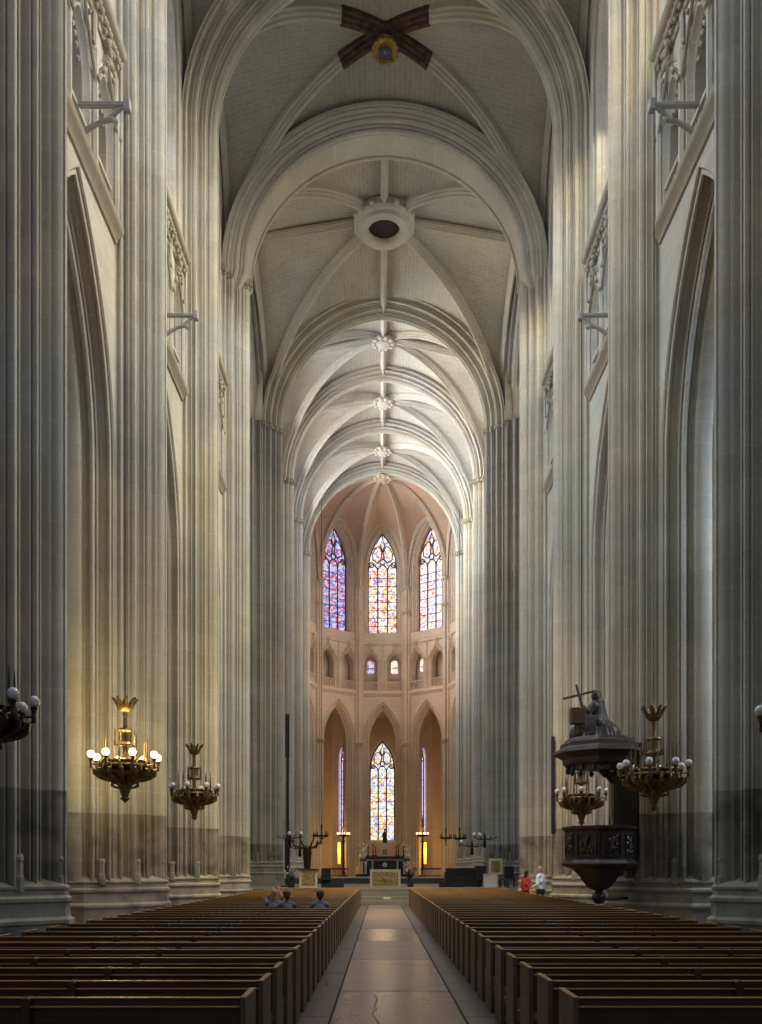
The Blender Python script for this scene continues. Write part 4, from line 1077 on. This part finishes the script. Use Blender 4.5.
# candelabra with lit bulbs either side, and the lamp rails below them
def torch(x, y, label, lab2):
    r = empty('standing_candelabrum', (x, y, PLAT2), label=label, cat='candelabrum', kind='thing')
    mb = MB(); mb.lathe([(.36, 0), (.36, .08), (.15, .16), (.10, .4), (.085, 2.6), (.14, 2.7), (.08, 2.8), (.07, 3.2)], 12); mb.build('pole', M['redrail'], r)
    mb = MB(); mb.lathe([(.1, 3.05), (.30, 3.1), (.46, 3.18), (.48, 3.24), (.44, 3.24), (.2, 3.16)], 20); mb.lathe([(.06, 3.2), (.05, 3.6), (.11, 3.75), (.05, 3.9), (.04, 4.3), (.01, 4.8)], 8); mb.tube([(-.14, 0, 4.35), (.14, 0, 4.35)], .03, 6); mb.build('ring', M['bronzed'], r)
    for q in range(8):
        a = q * PI / 4 + .2; mb = MB(); mb.ball((.46 * cos(a), .46 * sin(a), 3.33), (.06, .06, .085), 10, 8); mb.build('bulb', M['bulb'], r)
    w = MB(); w.cbox(-.75, .75, -.04, .04, .55, .66, .01); w.cbox(-.75, .75, -.04, .04, .05, .12, .01)
    rr = empty('lattice_rail', (x + (-.25 if x < 0 else .45), y - 3.4, PLAT2), label=lab2, cat='railing', kind='thing'); w.build('rail', M['redrail'], rr)
    mb = MB()
    for q in range(9): mb.box(-.74 + .18 * q, -.70 + .18 * q, -.02, .02, .1, .56)
    mb.build('baluster', M['marblew'] if x > 0 else M['redrail'], rr)
torch(-3.05, 66.5, 'standing candelabrum with lit bulbs left of the high altar', 'low dark red rail in front of the left candelabrum')
torch(3.05, 66.5, 'standing candelabrum with lit bulbs right of the high altar', 'low rail with pale lattice in front of the right candelabrum')
for x, lab in ((-3.72, 'left'), (3.62, 'right')):
    o = empty('wall_lamp', (x, 73.5, PLAT2 + 1.0), label='glowing yellow lamp panel on the wall beside the %s candelabrum' % lab, cat='lamp', kind='thing')
    bx('lamp_panel', M['yellowglow'], o, -.12, .12, -.05, .05, 0, 1.9); bx('frame', M['bronzed'], o, -.18, .18, .05, .12, -.06, 1.96)

# left ambo, chair, bouquet; loudspeaker mast; candelabrum tree
t = empty('ambo', (-3.82, 43.4, PLAT), label='cream ambo with a golden front panel left of the chancel steps', cat='ambo', kind='thing')
bx('body', M['cream'], t, -.45, .45, -.2, .2, 0, .90); bx('panel', M['gold'], t, -.32, .36, -.23, -.19, .14, .82); mb = MB(); mb.cbox(-.55, .55, -.3, .25, .9, .96, .01); mb.build('top', M['black'], t)
t = empty('presider_chair', (-3.0, 44.3, PLAT), label='dark wooden chair with long kneeler right of the left ambo', cat='chair', kind='thing')
bx('back', M['black'], t, -.25, .25, .15, .22, 0, 1.0); bx('seat', M['black'], t, -.25, .25, -.3, .2, .38, .45)
for x in (-.23, .19): bx('leg', M['black'], t, x, x + .04, -.3, -.26, 0, .62)
mb = MB(); mb.prism([(-.2, 0), (.95, 0), (.95, .22), (.5, .28), (-.2, .14)], 'y', -.6, -.36); mb.build('kneeler', M['black'], t)
def bouquet(name, x, y, z, h, label, n=26, w=.3):
    r = empty(name, (x, y, z), label=label, cat='flowers', kind='thing'); rn = random.Random(int(x * 100))
    mb = MB(); mb.lathe([(.10, 0), (.16, .02), (.18, .2), (.13, .3), (.15, .33)], 12); mb.build('vase', M['darkfill'], r)
    mb = MB(); fl = MB()
    for q in range(n):
        a = rn.uniform(0, 2 * PI); rr = rn.uniform(.1, w); hh = rn.uniform(.45, 1.0) * h
        p = (rr * cos(a), rr * sin(a), hh); mb.tube([(0, 0, .25), (p[0] * .5, p[1] * .5, hh * .6 + .1), p], [.012, .01, .006], 5)
        for u in range(3):
            f = rn.uniform(.4, 1); e = Vector((rn.uniform(-.12, .12), rn.uniform(-.12, .12), rn.uniform(-.06, .1)))
            b = Vector((p[0] * f, p[1] * f, .2 + (hh - .2) * f)); s = Vector((-e.y, e.x, .02))
            mb.add([tuple(b), tuple(b + e * .5 + s * .4), tuple(b + e * 1.3), tuple(b + e * .5 - s * .4)], [(0, 1, 2, 3)])
        if q % 3 == 0: fl.lathe([(.01, 0), (.03, .05), (.07, .11), (.05, .12), (.01, .06)], 7, p)
    mb.build('foliage', M['leaf'], r, fix=False); fl.build('flower', M['petal'], r)
bouquet('flower_arrangement', 1.38, 45.3, PLAT, 1.25, 'green arrangement with white lilies right of the front altar', 34, .42)
bouquet('flower_arrangement', -4.75, 43.9, PLAT, 1.0, 'white and green bouquet left of the cream ambo', 22, .28)
t = empty('loudspeaker_mast', (-5.15, 46.0, PLAT), label='tall black mast with loudspeakers against the left crossing pier', cat='loudspeaker', kind='thing')
mb = MB(); mb.lathe([(.4, 0), (.4, .06), (.08, .1), (.07, 9.0)], 12); mb.build('pole', M['black'], t)
bx('speaker_box', M['black'], t, -.11, .11, -.20, -.04, 6.9, 9.2); bx('speaker_box', M['black'], t, -.13, .13, -.2, -.04, .9, 2.6)
bx('light_gap_strip', M['marblew'], t, .10, .13, -.2, -.16, 3.6, 6.0, c=.003); bx('light_gap_strip', M['marblew'], t, .145, .165, -.2, -.16, 7.9, 8.8, c=.003)  # pale strips stand for light in the gap beside the pier

def small_corona(x, y, z, label, ztop=24.0):
    r = empty('hanging_corona', (x, y, z), label=label, cat='chandelier', kind='thing')
    mb = MB(); mb.tube([(0, 0, .55), (0, 0, ztop - z)], .02, 6); mb.build('cable', M['cable'], r)
    mb = MB(); mb.lathe([(.03, .7), (.06, .6), (.05, .5), (.03, .1), (.07, 0), (.05, -.2), (.02, -.4), (.06, -.45), (.01, -.55)], 10)
    mb.lathe([(.34, -.05), (.40, -.05), (.42, .02), (.38, .05), (.34, .02)], 20)
    for q in range(4):
        a = q * PI / 2 + .3; mb.tube([(0, 0, .1), (.2 * cos(a), .2 * sin(a), -.08), (.38 * cos(a), .38 * sin(a), 0)], .025, 6)
    mb.build('frame', M['bronzed'], r)
    for q in range(8):
        a = q * PI / 4; mb = MB(); mb.lathe([(.05, .04), (.05, .08), (.022, .08), (.02, .26), (.01, .27)], 6, (.38 * cos(a), .38 * sin(a), 0)); mb.build('candle', M['bronzed'], r)
small_corona(4.25, 58.5, 3.75, 'small dark hanging corona, left one of the pair on the right of the choir')
small_corona(4.72, 53.5, 3.55, 'small dark hanging corona, right one of the pair on the right of the choir')
small_corona(-3.75, 52.0, 3.65, 'small dark hanging corona left of the choir, above the dark candelabrum')
def sconce(x, y, z, sg, globes, label):
    r = empty('wall_sconce', (x, y, z), label=label, cat='sconce', kind='thing')
    mb = MB(); mb.lathe([(.06, -.55), (.09, -.5), (.07, -.1), (.09, 0), (.05, .1), (.02, .3)], 10)
    for q in range(5):
        a = PI + (q - 2) * .55; mb.tube([(0, 0, -.05), (.3 * cos(a), .3 * sin(a) * .6, -.1), (.62 * cos(a), .6 * sin(a) * .6, 0)] if False else [(0, 0, -.05), ((q - 2) * .14, -.25, -.12), ((q - 2) * .30, -.3, .0)], .028, 6)
        mb.lathe([(.05, 0), (.06, .03), (.03, .05)], 8, ((q - 2) * .30, -.3, 0))
    mb.build('bracket', M['bronzed'], r)
    for q in globes:
        b = MB(); b.ball(((q - 2) * .30, -.3, .15), .11, 12, 8); b.build('globe', M['globe'], r)
sconce(4.72, 46.2, 2.95, 1, (0,), 'dark wall sconce with a pale globe, right of the choir, lower one')
sconce(5.45, 46.6, 3.35, 1, (0, 1), 'dark wall sconce with two pale globes, right of the choir, upper one')
sconce(-4.95, 45.2, 3.35, -1, (2, 4), 'dark wall sconce with two white globes beside the loudspeaker mast')
sconce(-4.45, 45.6, 2.85, -1, (), 'low dark wall sconce without globes beside the candelabrum')
# dark bronze candelabrum tree behind the ambo
t = empty('bronze_candelabrum', (-4.0, 44.8, PLAT), label='dark bronze candelabrum with a thick trunk behind the left ambo', cat='candelabrum', kind='thing')
mb = MB(); mb.lathe([(.36, 0), (.34, .1), (.22, .2), (.17, .5), (.15, .9), (.20, 1.4), (.24, 1.75), (.22, 2.05), (.10, 2.15)], 14); mb.build('trunk', M['bronzed'], t)
for q, (dx, dz) in enumerate(((-.75, 2.35), (-.35, 2.55), (.35, 2.62), (.75, 2.5), (.55, 2.25))):
    mb = MB(); mb.tube([(0, 0, 2.0), (dx * .45, -.1, 2.05 + .1 * (dz - 2.2)), (dx * .9, -.12, dz - .18), (dx, -.12, dz)], [.07, .055, .045, .035], 7); mb.lathe([(.03, dz), (.11, dz + .02), (.12, dz + .07), (.04, dz + .08), (.02, dz + .22)], 8, (dx, -.12, 0)); mb.build('branch', M['bronzed'], t)

# right-hand chancel furniture
t = empty('choir_stall', (4.05, 46.5, PLAT), label='long dark choir stall on the right of the chancel', cat='stall', kind='thing')
bx('back', M['black'], t, -.7, 1.15, .3, .38, 0, 1.0); bx('seat', M['black'], t, -.7, 1.15, -.2, .3, .4, .47); bx('end_panel', M['black'], t, -.78, -.7, -.35, .4, 0, .8); bx('end_panel', M['black'], t, .85, 1.2, -.35, .4, 0, 1.12)
bx('base', M['black'], t, -.7, 1.15, -.2, .25, 0, .4)
t = empty('kneeling_desk', (3.35, 44.8, PLAT), label='low dark kneeling desk in front of the choir stall', cat='desk', kind='thing')
mb = MB(); mb.prism([(-.5, 0), (.75, 0), (.75, .12), (-.45, .32), (-.5, .3)], 'y', -.25, .15); mb.build('top', M['black'], t)
bx('shelf', M['black'], t, -.5, .75, .1, .3, 0, .2)
t = empty('credence_block', (5.42, 44.0, PLAT), label='pale blue-white block right of the choir stall', cat='block', kind='thing')
bx('body', M['marblew'], t, -.35, .35, -.2, .2, 0, .66); bx('top', M['marblew'], t, -.38, .38, -.23, .23, .66, .70)
t = empty('framed_icon', (5.85, 45.2, PLAT), label='golden icon in a cream frame standing behind the pale block', cat='picture', kind='thing')
bx('frame', M['cream'], t, -.36, .36, -.03, .03, .66, 1.5); bx('picture', M['gold'], t, -.24, .24, -.05, -.02, .78, 1.38)
for x in (-.3, .26): bx('leg', M['black'], t, x, x + .04, 0, .04, 0, .7)
def chair(x, y, label, h):
    t = empty('sanctuary_chair', (x, y, PLAT), label=label, cat='chair', kind='thing')
    bx('backrest', M['black'], t, -.25, .25, .2, .26, .4, h); bx('seat', M['black'], t, -.25, .25, -.25, .25, .4, .47)
    for px in (-.25, .2):
        for py in (-.25, .2): bx('leg', M['black'], t, px, px + .05, py, py + .05, 0, .4)
    for px in (-.28, .24): bx('armrest', M['black'], t, px, px + .04, -.25, .22, .62, .67)
chair(5.15, 45.4, 'dark armchair left of the pale block', 1.12); chair(6.50, 44.6, 'tall dark armchair right of the framed icon', 1.1)
t = empty('side_table', (6.0, 43.2, PLAT), label='small dark side table right of the pale block', cat='table', kind='thing')
bx('tabletop', M['black'], t, -.24, .24, -.2, .2, .42, .47)
for px in (-.22, .18):
    for py in (-.18, .14): bx('leg', M['black'], t, px, px + .04, py, py + .04, 0, .42)

t = empty('column_loudspeaker', (5.99, 30.86, 2.9), label='narrow dark column loudspeaker on the pale pier just left of the pulpit', cat='loudspeaker', kind='thing')
bx('case', M['bronzed'], t, -.06, .06, -.06, .06, 0, 3.5); bx('grille', M['black'], t, -.045, .045, -.07, -.058, .08, 3.42, c=.004)
# ------------------------------------------------------------------ people
def hand(mb, wrist, d, up, k=1.0):
    # palm, four curled fingers of different length and a thumb at the side
    w = Vector(wrist); d = Vector(d).normalized(); up = Vector(up); sd = d.cross(up).normalized(); up = sd.cross(d).normalized()
    p1 = w + d * .085 * k; mb.caps(w, p1, .026 * k, .034 * k, 8); mb.caps(w + sd * .012, p1 + sd * .022 * k, .02 * k, .022 * k, 8)
    for q, L in enumerate((.068, .078, .074, .058)):
        b = p1 + sd * (.030 - .020 * q) * k; m_ = b + d * L * .55 * k - up * .006; e = m_ + d * L * .4 * k - up * .022 * k
        mb.caps(b, m_, .0105 * k, .0095 * k, 8); mb.caps(m_, e, .0095 * k, .008 * k, 8)
    tb = w + d * .03 * k + sd * .03 * k; mb.caps(tb, tb + (d * .6 + sd * .6) * .055 * k, .013 * k, .011 * k, 8); mb.caps(tb + (d * .6 + sd * .6) * .055 * k, tb + (d * .95 + sd * .6) * .08 * k, .011 * k, .009 * k, 8)
def head(mb, c, f, k=1.0):
    # c: head centre, f: facing direction
    c = Vector(c); f = Vector((f[0], f[1], 0)).normalized(); s = Vector((-f.y, f.x, 0)); u = Vector((0, 0, 1))
    mb.ball(tuple(c + u * .02), (.078 * k, .09 * k, .105 * k), 16, 12); mb.caps(c + f * .02 - u * .04, c + f * .03 - u * .085, .062 * k, .045 * k, 10)
    mb.caps(c + f * .088 + u * .015, c + f * .108 - u * .022, .010, .016, 8)                   # nose
    mb.caps(c + f * .082 - u * .062 - s * .02, c + f * .082 - u * .062 + s * .02, .010, .010, 8)  # lips
    for q in (-1, 1):
        mb.ball(tuple(c + f * .074 + s * q * .032 + u * .022), .014, 8, 6); mb.caps(c + s * q * .08 + u * .02, c + s * q * .083 - u * .022, .017, .013, 8)
def head_parts(root, c, f, hair, longhair=False):
    c = Vector(c); f = Vector((f[0], f[1], 0)).normalized(); s = Vector((-f.y, f.x, 0)); u = Vector((0, 0, 1))
    mb = MB(); mb.ball(tuple(c + u * .045 - f * .02), (.092, .092, .094), 14, 10); mb.caps(c - f * .045 + u * .02, c - f * .05 - u * .05, .072, .05, 10)
    if longhair: mb.caps(c - f * .05 - u * .03, c - f * .06 - u * .17, .07, .06, 10)
    fuse(mb, 'hair', hair, root, .014, 2)
    mb = MB()
    for q in (-1, 1): mb.ball(tuple(c + f * .085 + s * q * .032 + u * .022), .008, 8, 6)
    mb.build('eyes', M['black'], root)
def standing(x, y, f, label, top, trousers, hair, h=1.72, longhair=False, pose='down', skirt=False):
    root = empty('person', (x, y, 0), label=label, cat='person', kind='thing'); k = h / 1.72
    f = Vector((f[0], f[1], 0)).normalized(); s = Vector((-f.y, f.x, 0)); u = Vector((0, 0, 1))
    def p(a, b, c): return tuple((f * a + s * b + u * c) * k)
    mb = MB()
    head(mb, p(.03, 0, 1.585), f, k); mb.caps(p(.0, 0, 1.38), p(.02, 0, 1.52), .058, .052)
    mb.caps(p(0, 0, 1.0), p(0, 0, 1.28), .12, .13); mb.caps(p(0, -.14, 1.36), p(0, .14, 1.36), .07, .07); mb.caps(p(0, -.07, 1.2), p(0, .07, 1.2), .12, .12); mb.caps(p(0, -.08, .92), p(0, .08, .92), .11, .11)
    arms = {}
    for q in (-1, 1):
        kn = p(.03, q * .10, .50); an = p(-.02, q * .11, .09)
        mb.caps(p(0, q * .09, .90), kn, .088, .058); mb.caps(kn, an, .055, .04); mb.caps(p(-.04, q * .11, .04), p(.14, q * .13, .035), .04, .035)
        sh = p(0, q * .19, 1.36)
        if pose == 'bent' and q > 0: el, wr = p(-.05, q * .27, 1.08), p(.20, q * .16, 1.0)
        else: el, wr = p(-.03, q * .24, 1.08), p(.05, q * .25, .84)
        mb.caps(sh, el, .05, .04); mb.caps(el, wr, .04, .028); arms[q] = (sh, el, wr)
        d = Vector(wr) - Vector(el); hand(mb, wr, d, (-s * q if q else s), k)
    fuse(mb, 'body', M['skin'], root, .012, 1)
    mb = MB()
    mb.caps(p(0, 0, .98), p(0, 0, 1.26), .135, .145); mb.caps(p(0, -.15, 1.36), p(0, .15, 1.36), .082, .082); mb.caps(p(0, -.08, 1.18), p(0, .08, 1.18), .135, .135); mb.caps(p(0, -.08, .95), p(0, .08, .95), .125, .125); mb.caps(p(0, 0, 1.40), p(.005, 0, 1.44), .075, .066)
    for q in (-1, 1):
        sh, el, wr = arms[q]; mb.caps(sh, el, .064, .055); mb.caps(el, Vector(el).lerp(Vector(wr), .85), .053, .043)
    fuse(mb, 'shirt', top, root, .016, 2)
    mb = MB(); mb.caps(p(0, -.08, .92), p(0, .08, .92), .122, .122)
    for q in (-1, 1): mb.caps(p(0, q * .09, .9), p(.03, q * .10, .50), .10, .075); mb.caps(p(.03, q * .10, .50), p(-.02, q * .11, .12), .072, .06)
    fuse(mb, 'trousers', trousers, root, .016, 2)
    mb = MB()
    for q in (-1, 1): mb.caps(p(-.05, q * .11, .05), p(.15, q * .13, .04), .05, .042)
    fuse(mb, 'shoes', M['black'], root, .014, 1)
    head_parts(root, p(.03, 0, 1.585), f, hair, longhair)
    return root
man = standing(5.42, 30.2, (-.75, .65), 'grey-haired person in a pale blue-white shirt standing beyond the right pews', M['white'], M['navy'], M['hairgrey'], 1.76, pose='bent')
wom = standing(4.86 + .3, 31.6, (.85, .5), 'dark-haired person in red standing beyond the right pews', M['red'], M['navy'], M['hairdark'], 1.60, True)
bag = MB(); bag.cbox(-.10, .10, -.06, .06, 0, .24, .02); bag.tube([(-.08, 0, .23), (-.05, 0, .42), (.05, 0, .42), (.08, 0, .23)], .012, 6)
o = bag.build('handbag', M['tan']); o.location = (5.16 + .17, 31.6 - .24, .66); tag(o, 'tan handbag carried by the person in red', 'bag', kind='thing')

def seated(x, y, label, top, hair, pose='rest', f=(0, 1), longhair=False):
    root = empty('person', (x, y, -.03), label=label, cat='person', kind='thing')
    f = Vector((f[0], f[1], 0)).normalized(); s = Vector((-f.y, f.x, 0)); u = Vector((0, 0, 1)); sz = .455
    def p(a, b, c): return tuple(f * a + s * b + u * c)
    mb = MB(); hc = p(.02, 0, 1.10)
    head(mb, hc, f); mb.caps(p(.0, 0, .92), p(.015, 0, 1.05), .058, .052)
    mb.caps(p(0, 0, .60), p(-.01, 0, .80), .12, .13); mb.caps(p(0, -.11, .895), p(0, .11, .895), .062, .062); mb.caps(p(0, -.08, .56), p(0, .08, .56), .105, .105)
    arms = {}
    for q in (-1, 1):
        kn = p(.40, q * .11, .50); an = p(.34, q * .11, .09)
        mb.caps(p(0, q * .09, .54), kn, .08, .058); mb.caps(kn, an, .055, .04); mb.caps(an, p(.46, q * .12, .04), .04, .033)
        sh = p(0, q * .155, .89)
        if pose == 'camera': el, wr = p(.14, q * .22, .98 if q > 0 else .92), p(.18, q * .08, 1.16)
        else: el, wr = p(.06, q * .20, .66), p(.27, q * .10, .60)
        mb.caps(sh, el, .05, .04); mb.caps(el, wr, .04, .028); arms[q] = (sh, el, wr)
        hand(mb, wr, Vector(wr) - Vector(el), u if pose != 'camera' else f)
    fuse(mb, 'body', M['skin'], root, .012, 1)
    mb = MB(); mb.caps(p(0, 0, .58), p(-.01, 0, .80), .135, .148); mb.caps(p(0, -.12, .90), p(0, .12, .90), .074, .074); mb.caps(p(0, -.08, .56), p(0, .08, .56), .12, .12); mb.caps(p(0, 0, .94), p(.005, 0, .97), .075, .066)
    for q in (-1, 1):
        sh, el, wr = arms[q]; mb.caps(sh, el, .064, .055); mb.caps(el, Vector(el).lerp(Vector(wr), .45 if pose == 'camera' else .85), .053, .045)
    fuse(mb, 'jacket', top, root, .016, 2)
    mb = MB(); mb.caps(p(0, -.07, .56), p(0, .07, .56), .112, .112)
    for q in (-1, 1): mb.caps(p(0, q * .09, .54), p(.40, q * .11, .505), .092, .072); mb.caps(p(.40, q * .11, .505), p(.34, q * .11, .14), .07, .055)
    fuse(mb, 'trousers', M['navy'], root, .016, 2)
    mb = MB()
    for q in (-1, 1): mb.caps(p(.33, q * .11, .05), p(.48, q * .12, .04), .048, .04)
    fuse(mb, 'shoes', M['black'], root, .014, 1)
    head_parts(root, hc, f, hair, longhair)
    return root
yrow = 6.14 + PITCH * 15 - .47 + .24
seated(-2.60, yrow + PITCH, 'seated fair-haired person left with raised bare arms photographing', M['greytop'], M['hairfair'], 'camera', (.1, 1))
seated(-2.22, yrow, 'seated person with round brown hair, middle one of the three in the pews', M['greytop'], M['hairbrown'], 'rest', (-.3, 1))
seated(-1.50, yrow, 'seated dark-haired person in a blue-grey shirt, nearest the aisle', M['bluetop'], M['hairdark'], 'rest', (0, 1))

# ------------------------------------------------------------------ camera
cam = bpy.data.cameras.new('camera'); co = bpy.data.objects.new('camera', cam); COL.objects.link(co)
co.location = (CX, 0, EYE); co.rotation_euler = (PI / 2, 0, 0)
cam.sensor_width = 36; cam.sensor_fit = 'AUTO'; cam.lens = 861 / 1024 * 36
cam.shift_y = (869 - 512) / 1024; cam.shift_x = (381 - 380.5) / 1024
cam.clip_end = 500
bpy.context.scene.camera = co

# ------------------------------------------------------------------ light
wd = bpy.data.worlds.new('sky'); bpy.context.scene.world = wd; wd.use_nodes = True
bg = wd.node_tree.nodes['Background']; bg.inputs[0].default_value = (.70, .80, 1.0, 1); bg.inputs[1].default_value = WORLD
def area(name, loc, tgt, sx, sy, power, col, spread=180):
    l = bpy.data.lights.new(name, 'AREA'); l.shape = 'RECTANGLE'; l.size = sx; l.size_y = sy; l.energy = power; l.color = col
    l.spread = math.radians(spread)
    o = bpy.data.objects.new(name, l); COL.objects.link(o); o.location = loc
    d = (Vector(tgt) - Vector(loc)); o.rotation_euler = d.to_track_quat('-Z', 'Y').to_euler(); return o
def point(name, loc, power, col, r=.2):
    l = bpy.data.lights.new(name, 'POINT'); l.energy = power; l.color = col; l.shadow_soft_size = r
    o = bpy.data.objects.new(name, l); COL.objects.link(o); o.location = loc; return o
LIGHTS()
sc = bpy.context.scene
sc.cycles.max_bounces = 6; sc.cycles.diffuse_bounces = 5; sc.cycles.glossy_bounces = 3
sc.cycles.use_denoising = True
sc.cycles.sample_clamp_indirect = 6
sc.view_settings.view_transform = VT; sc.view_settings.look = LOOK
sc.view_settings.exposure = EXPO
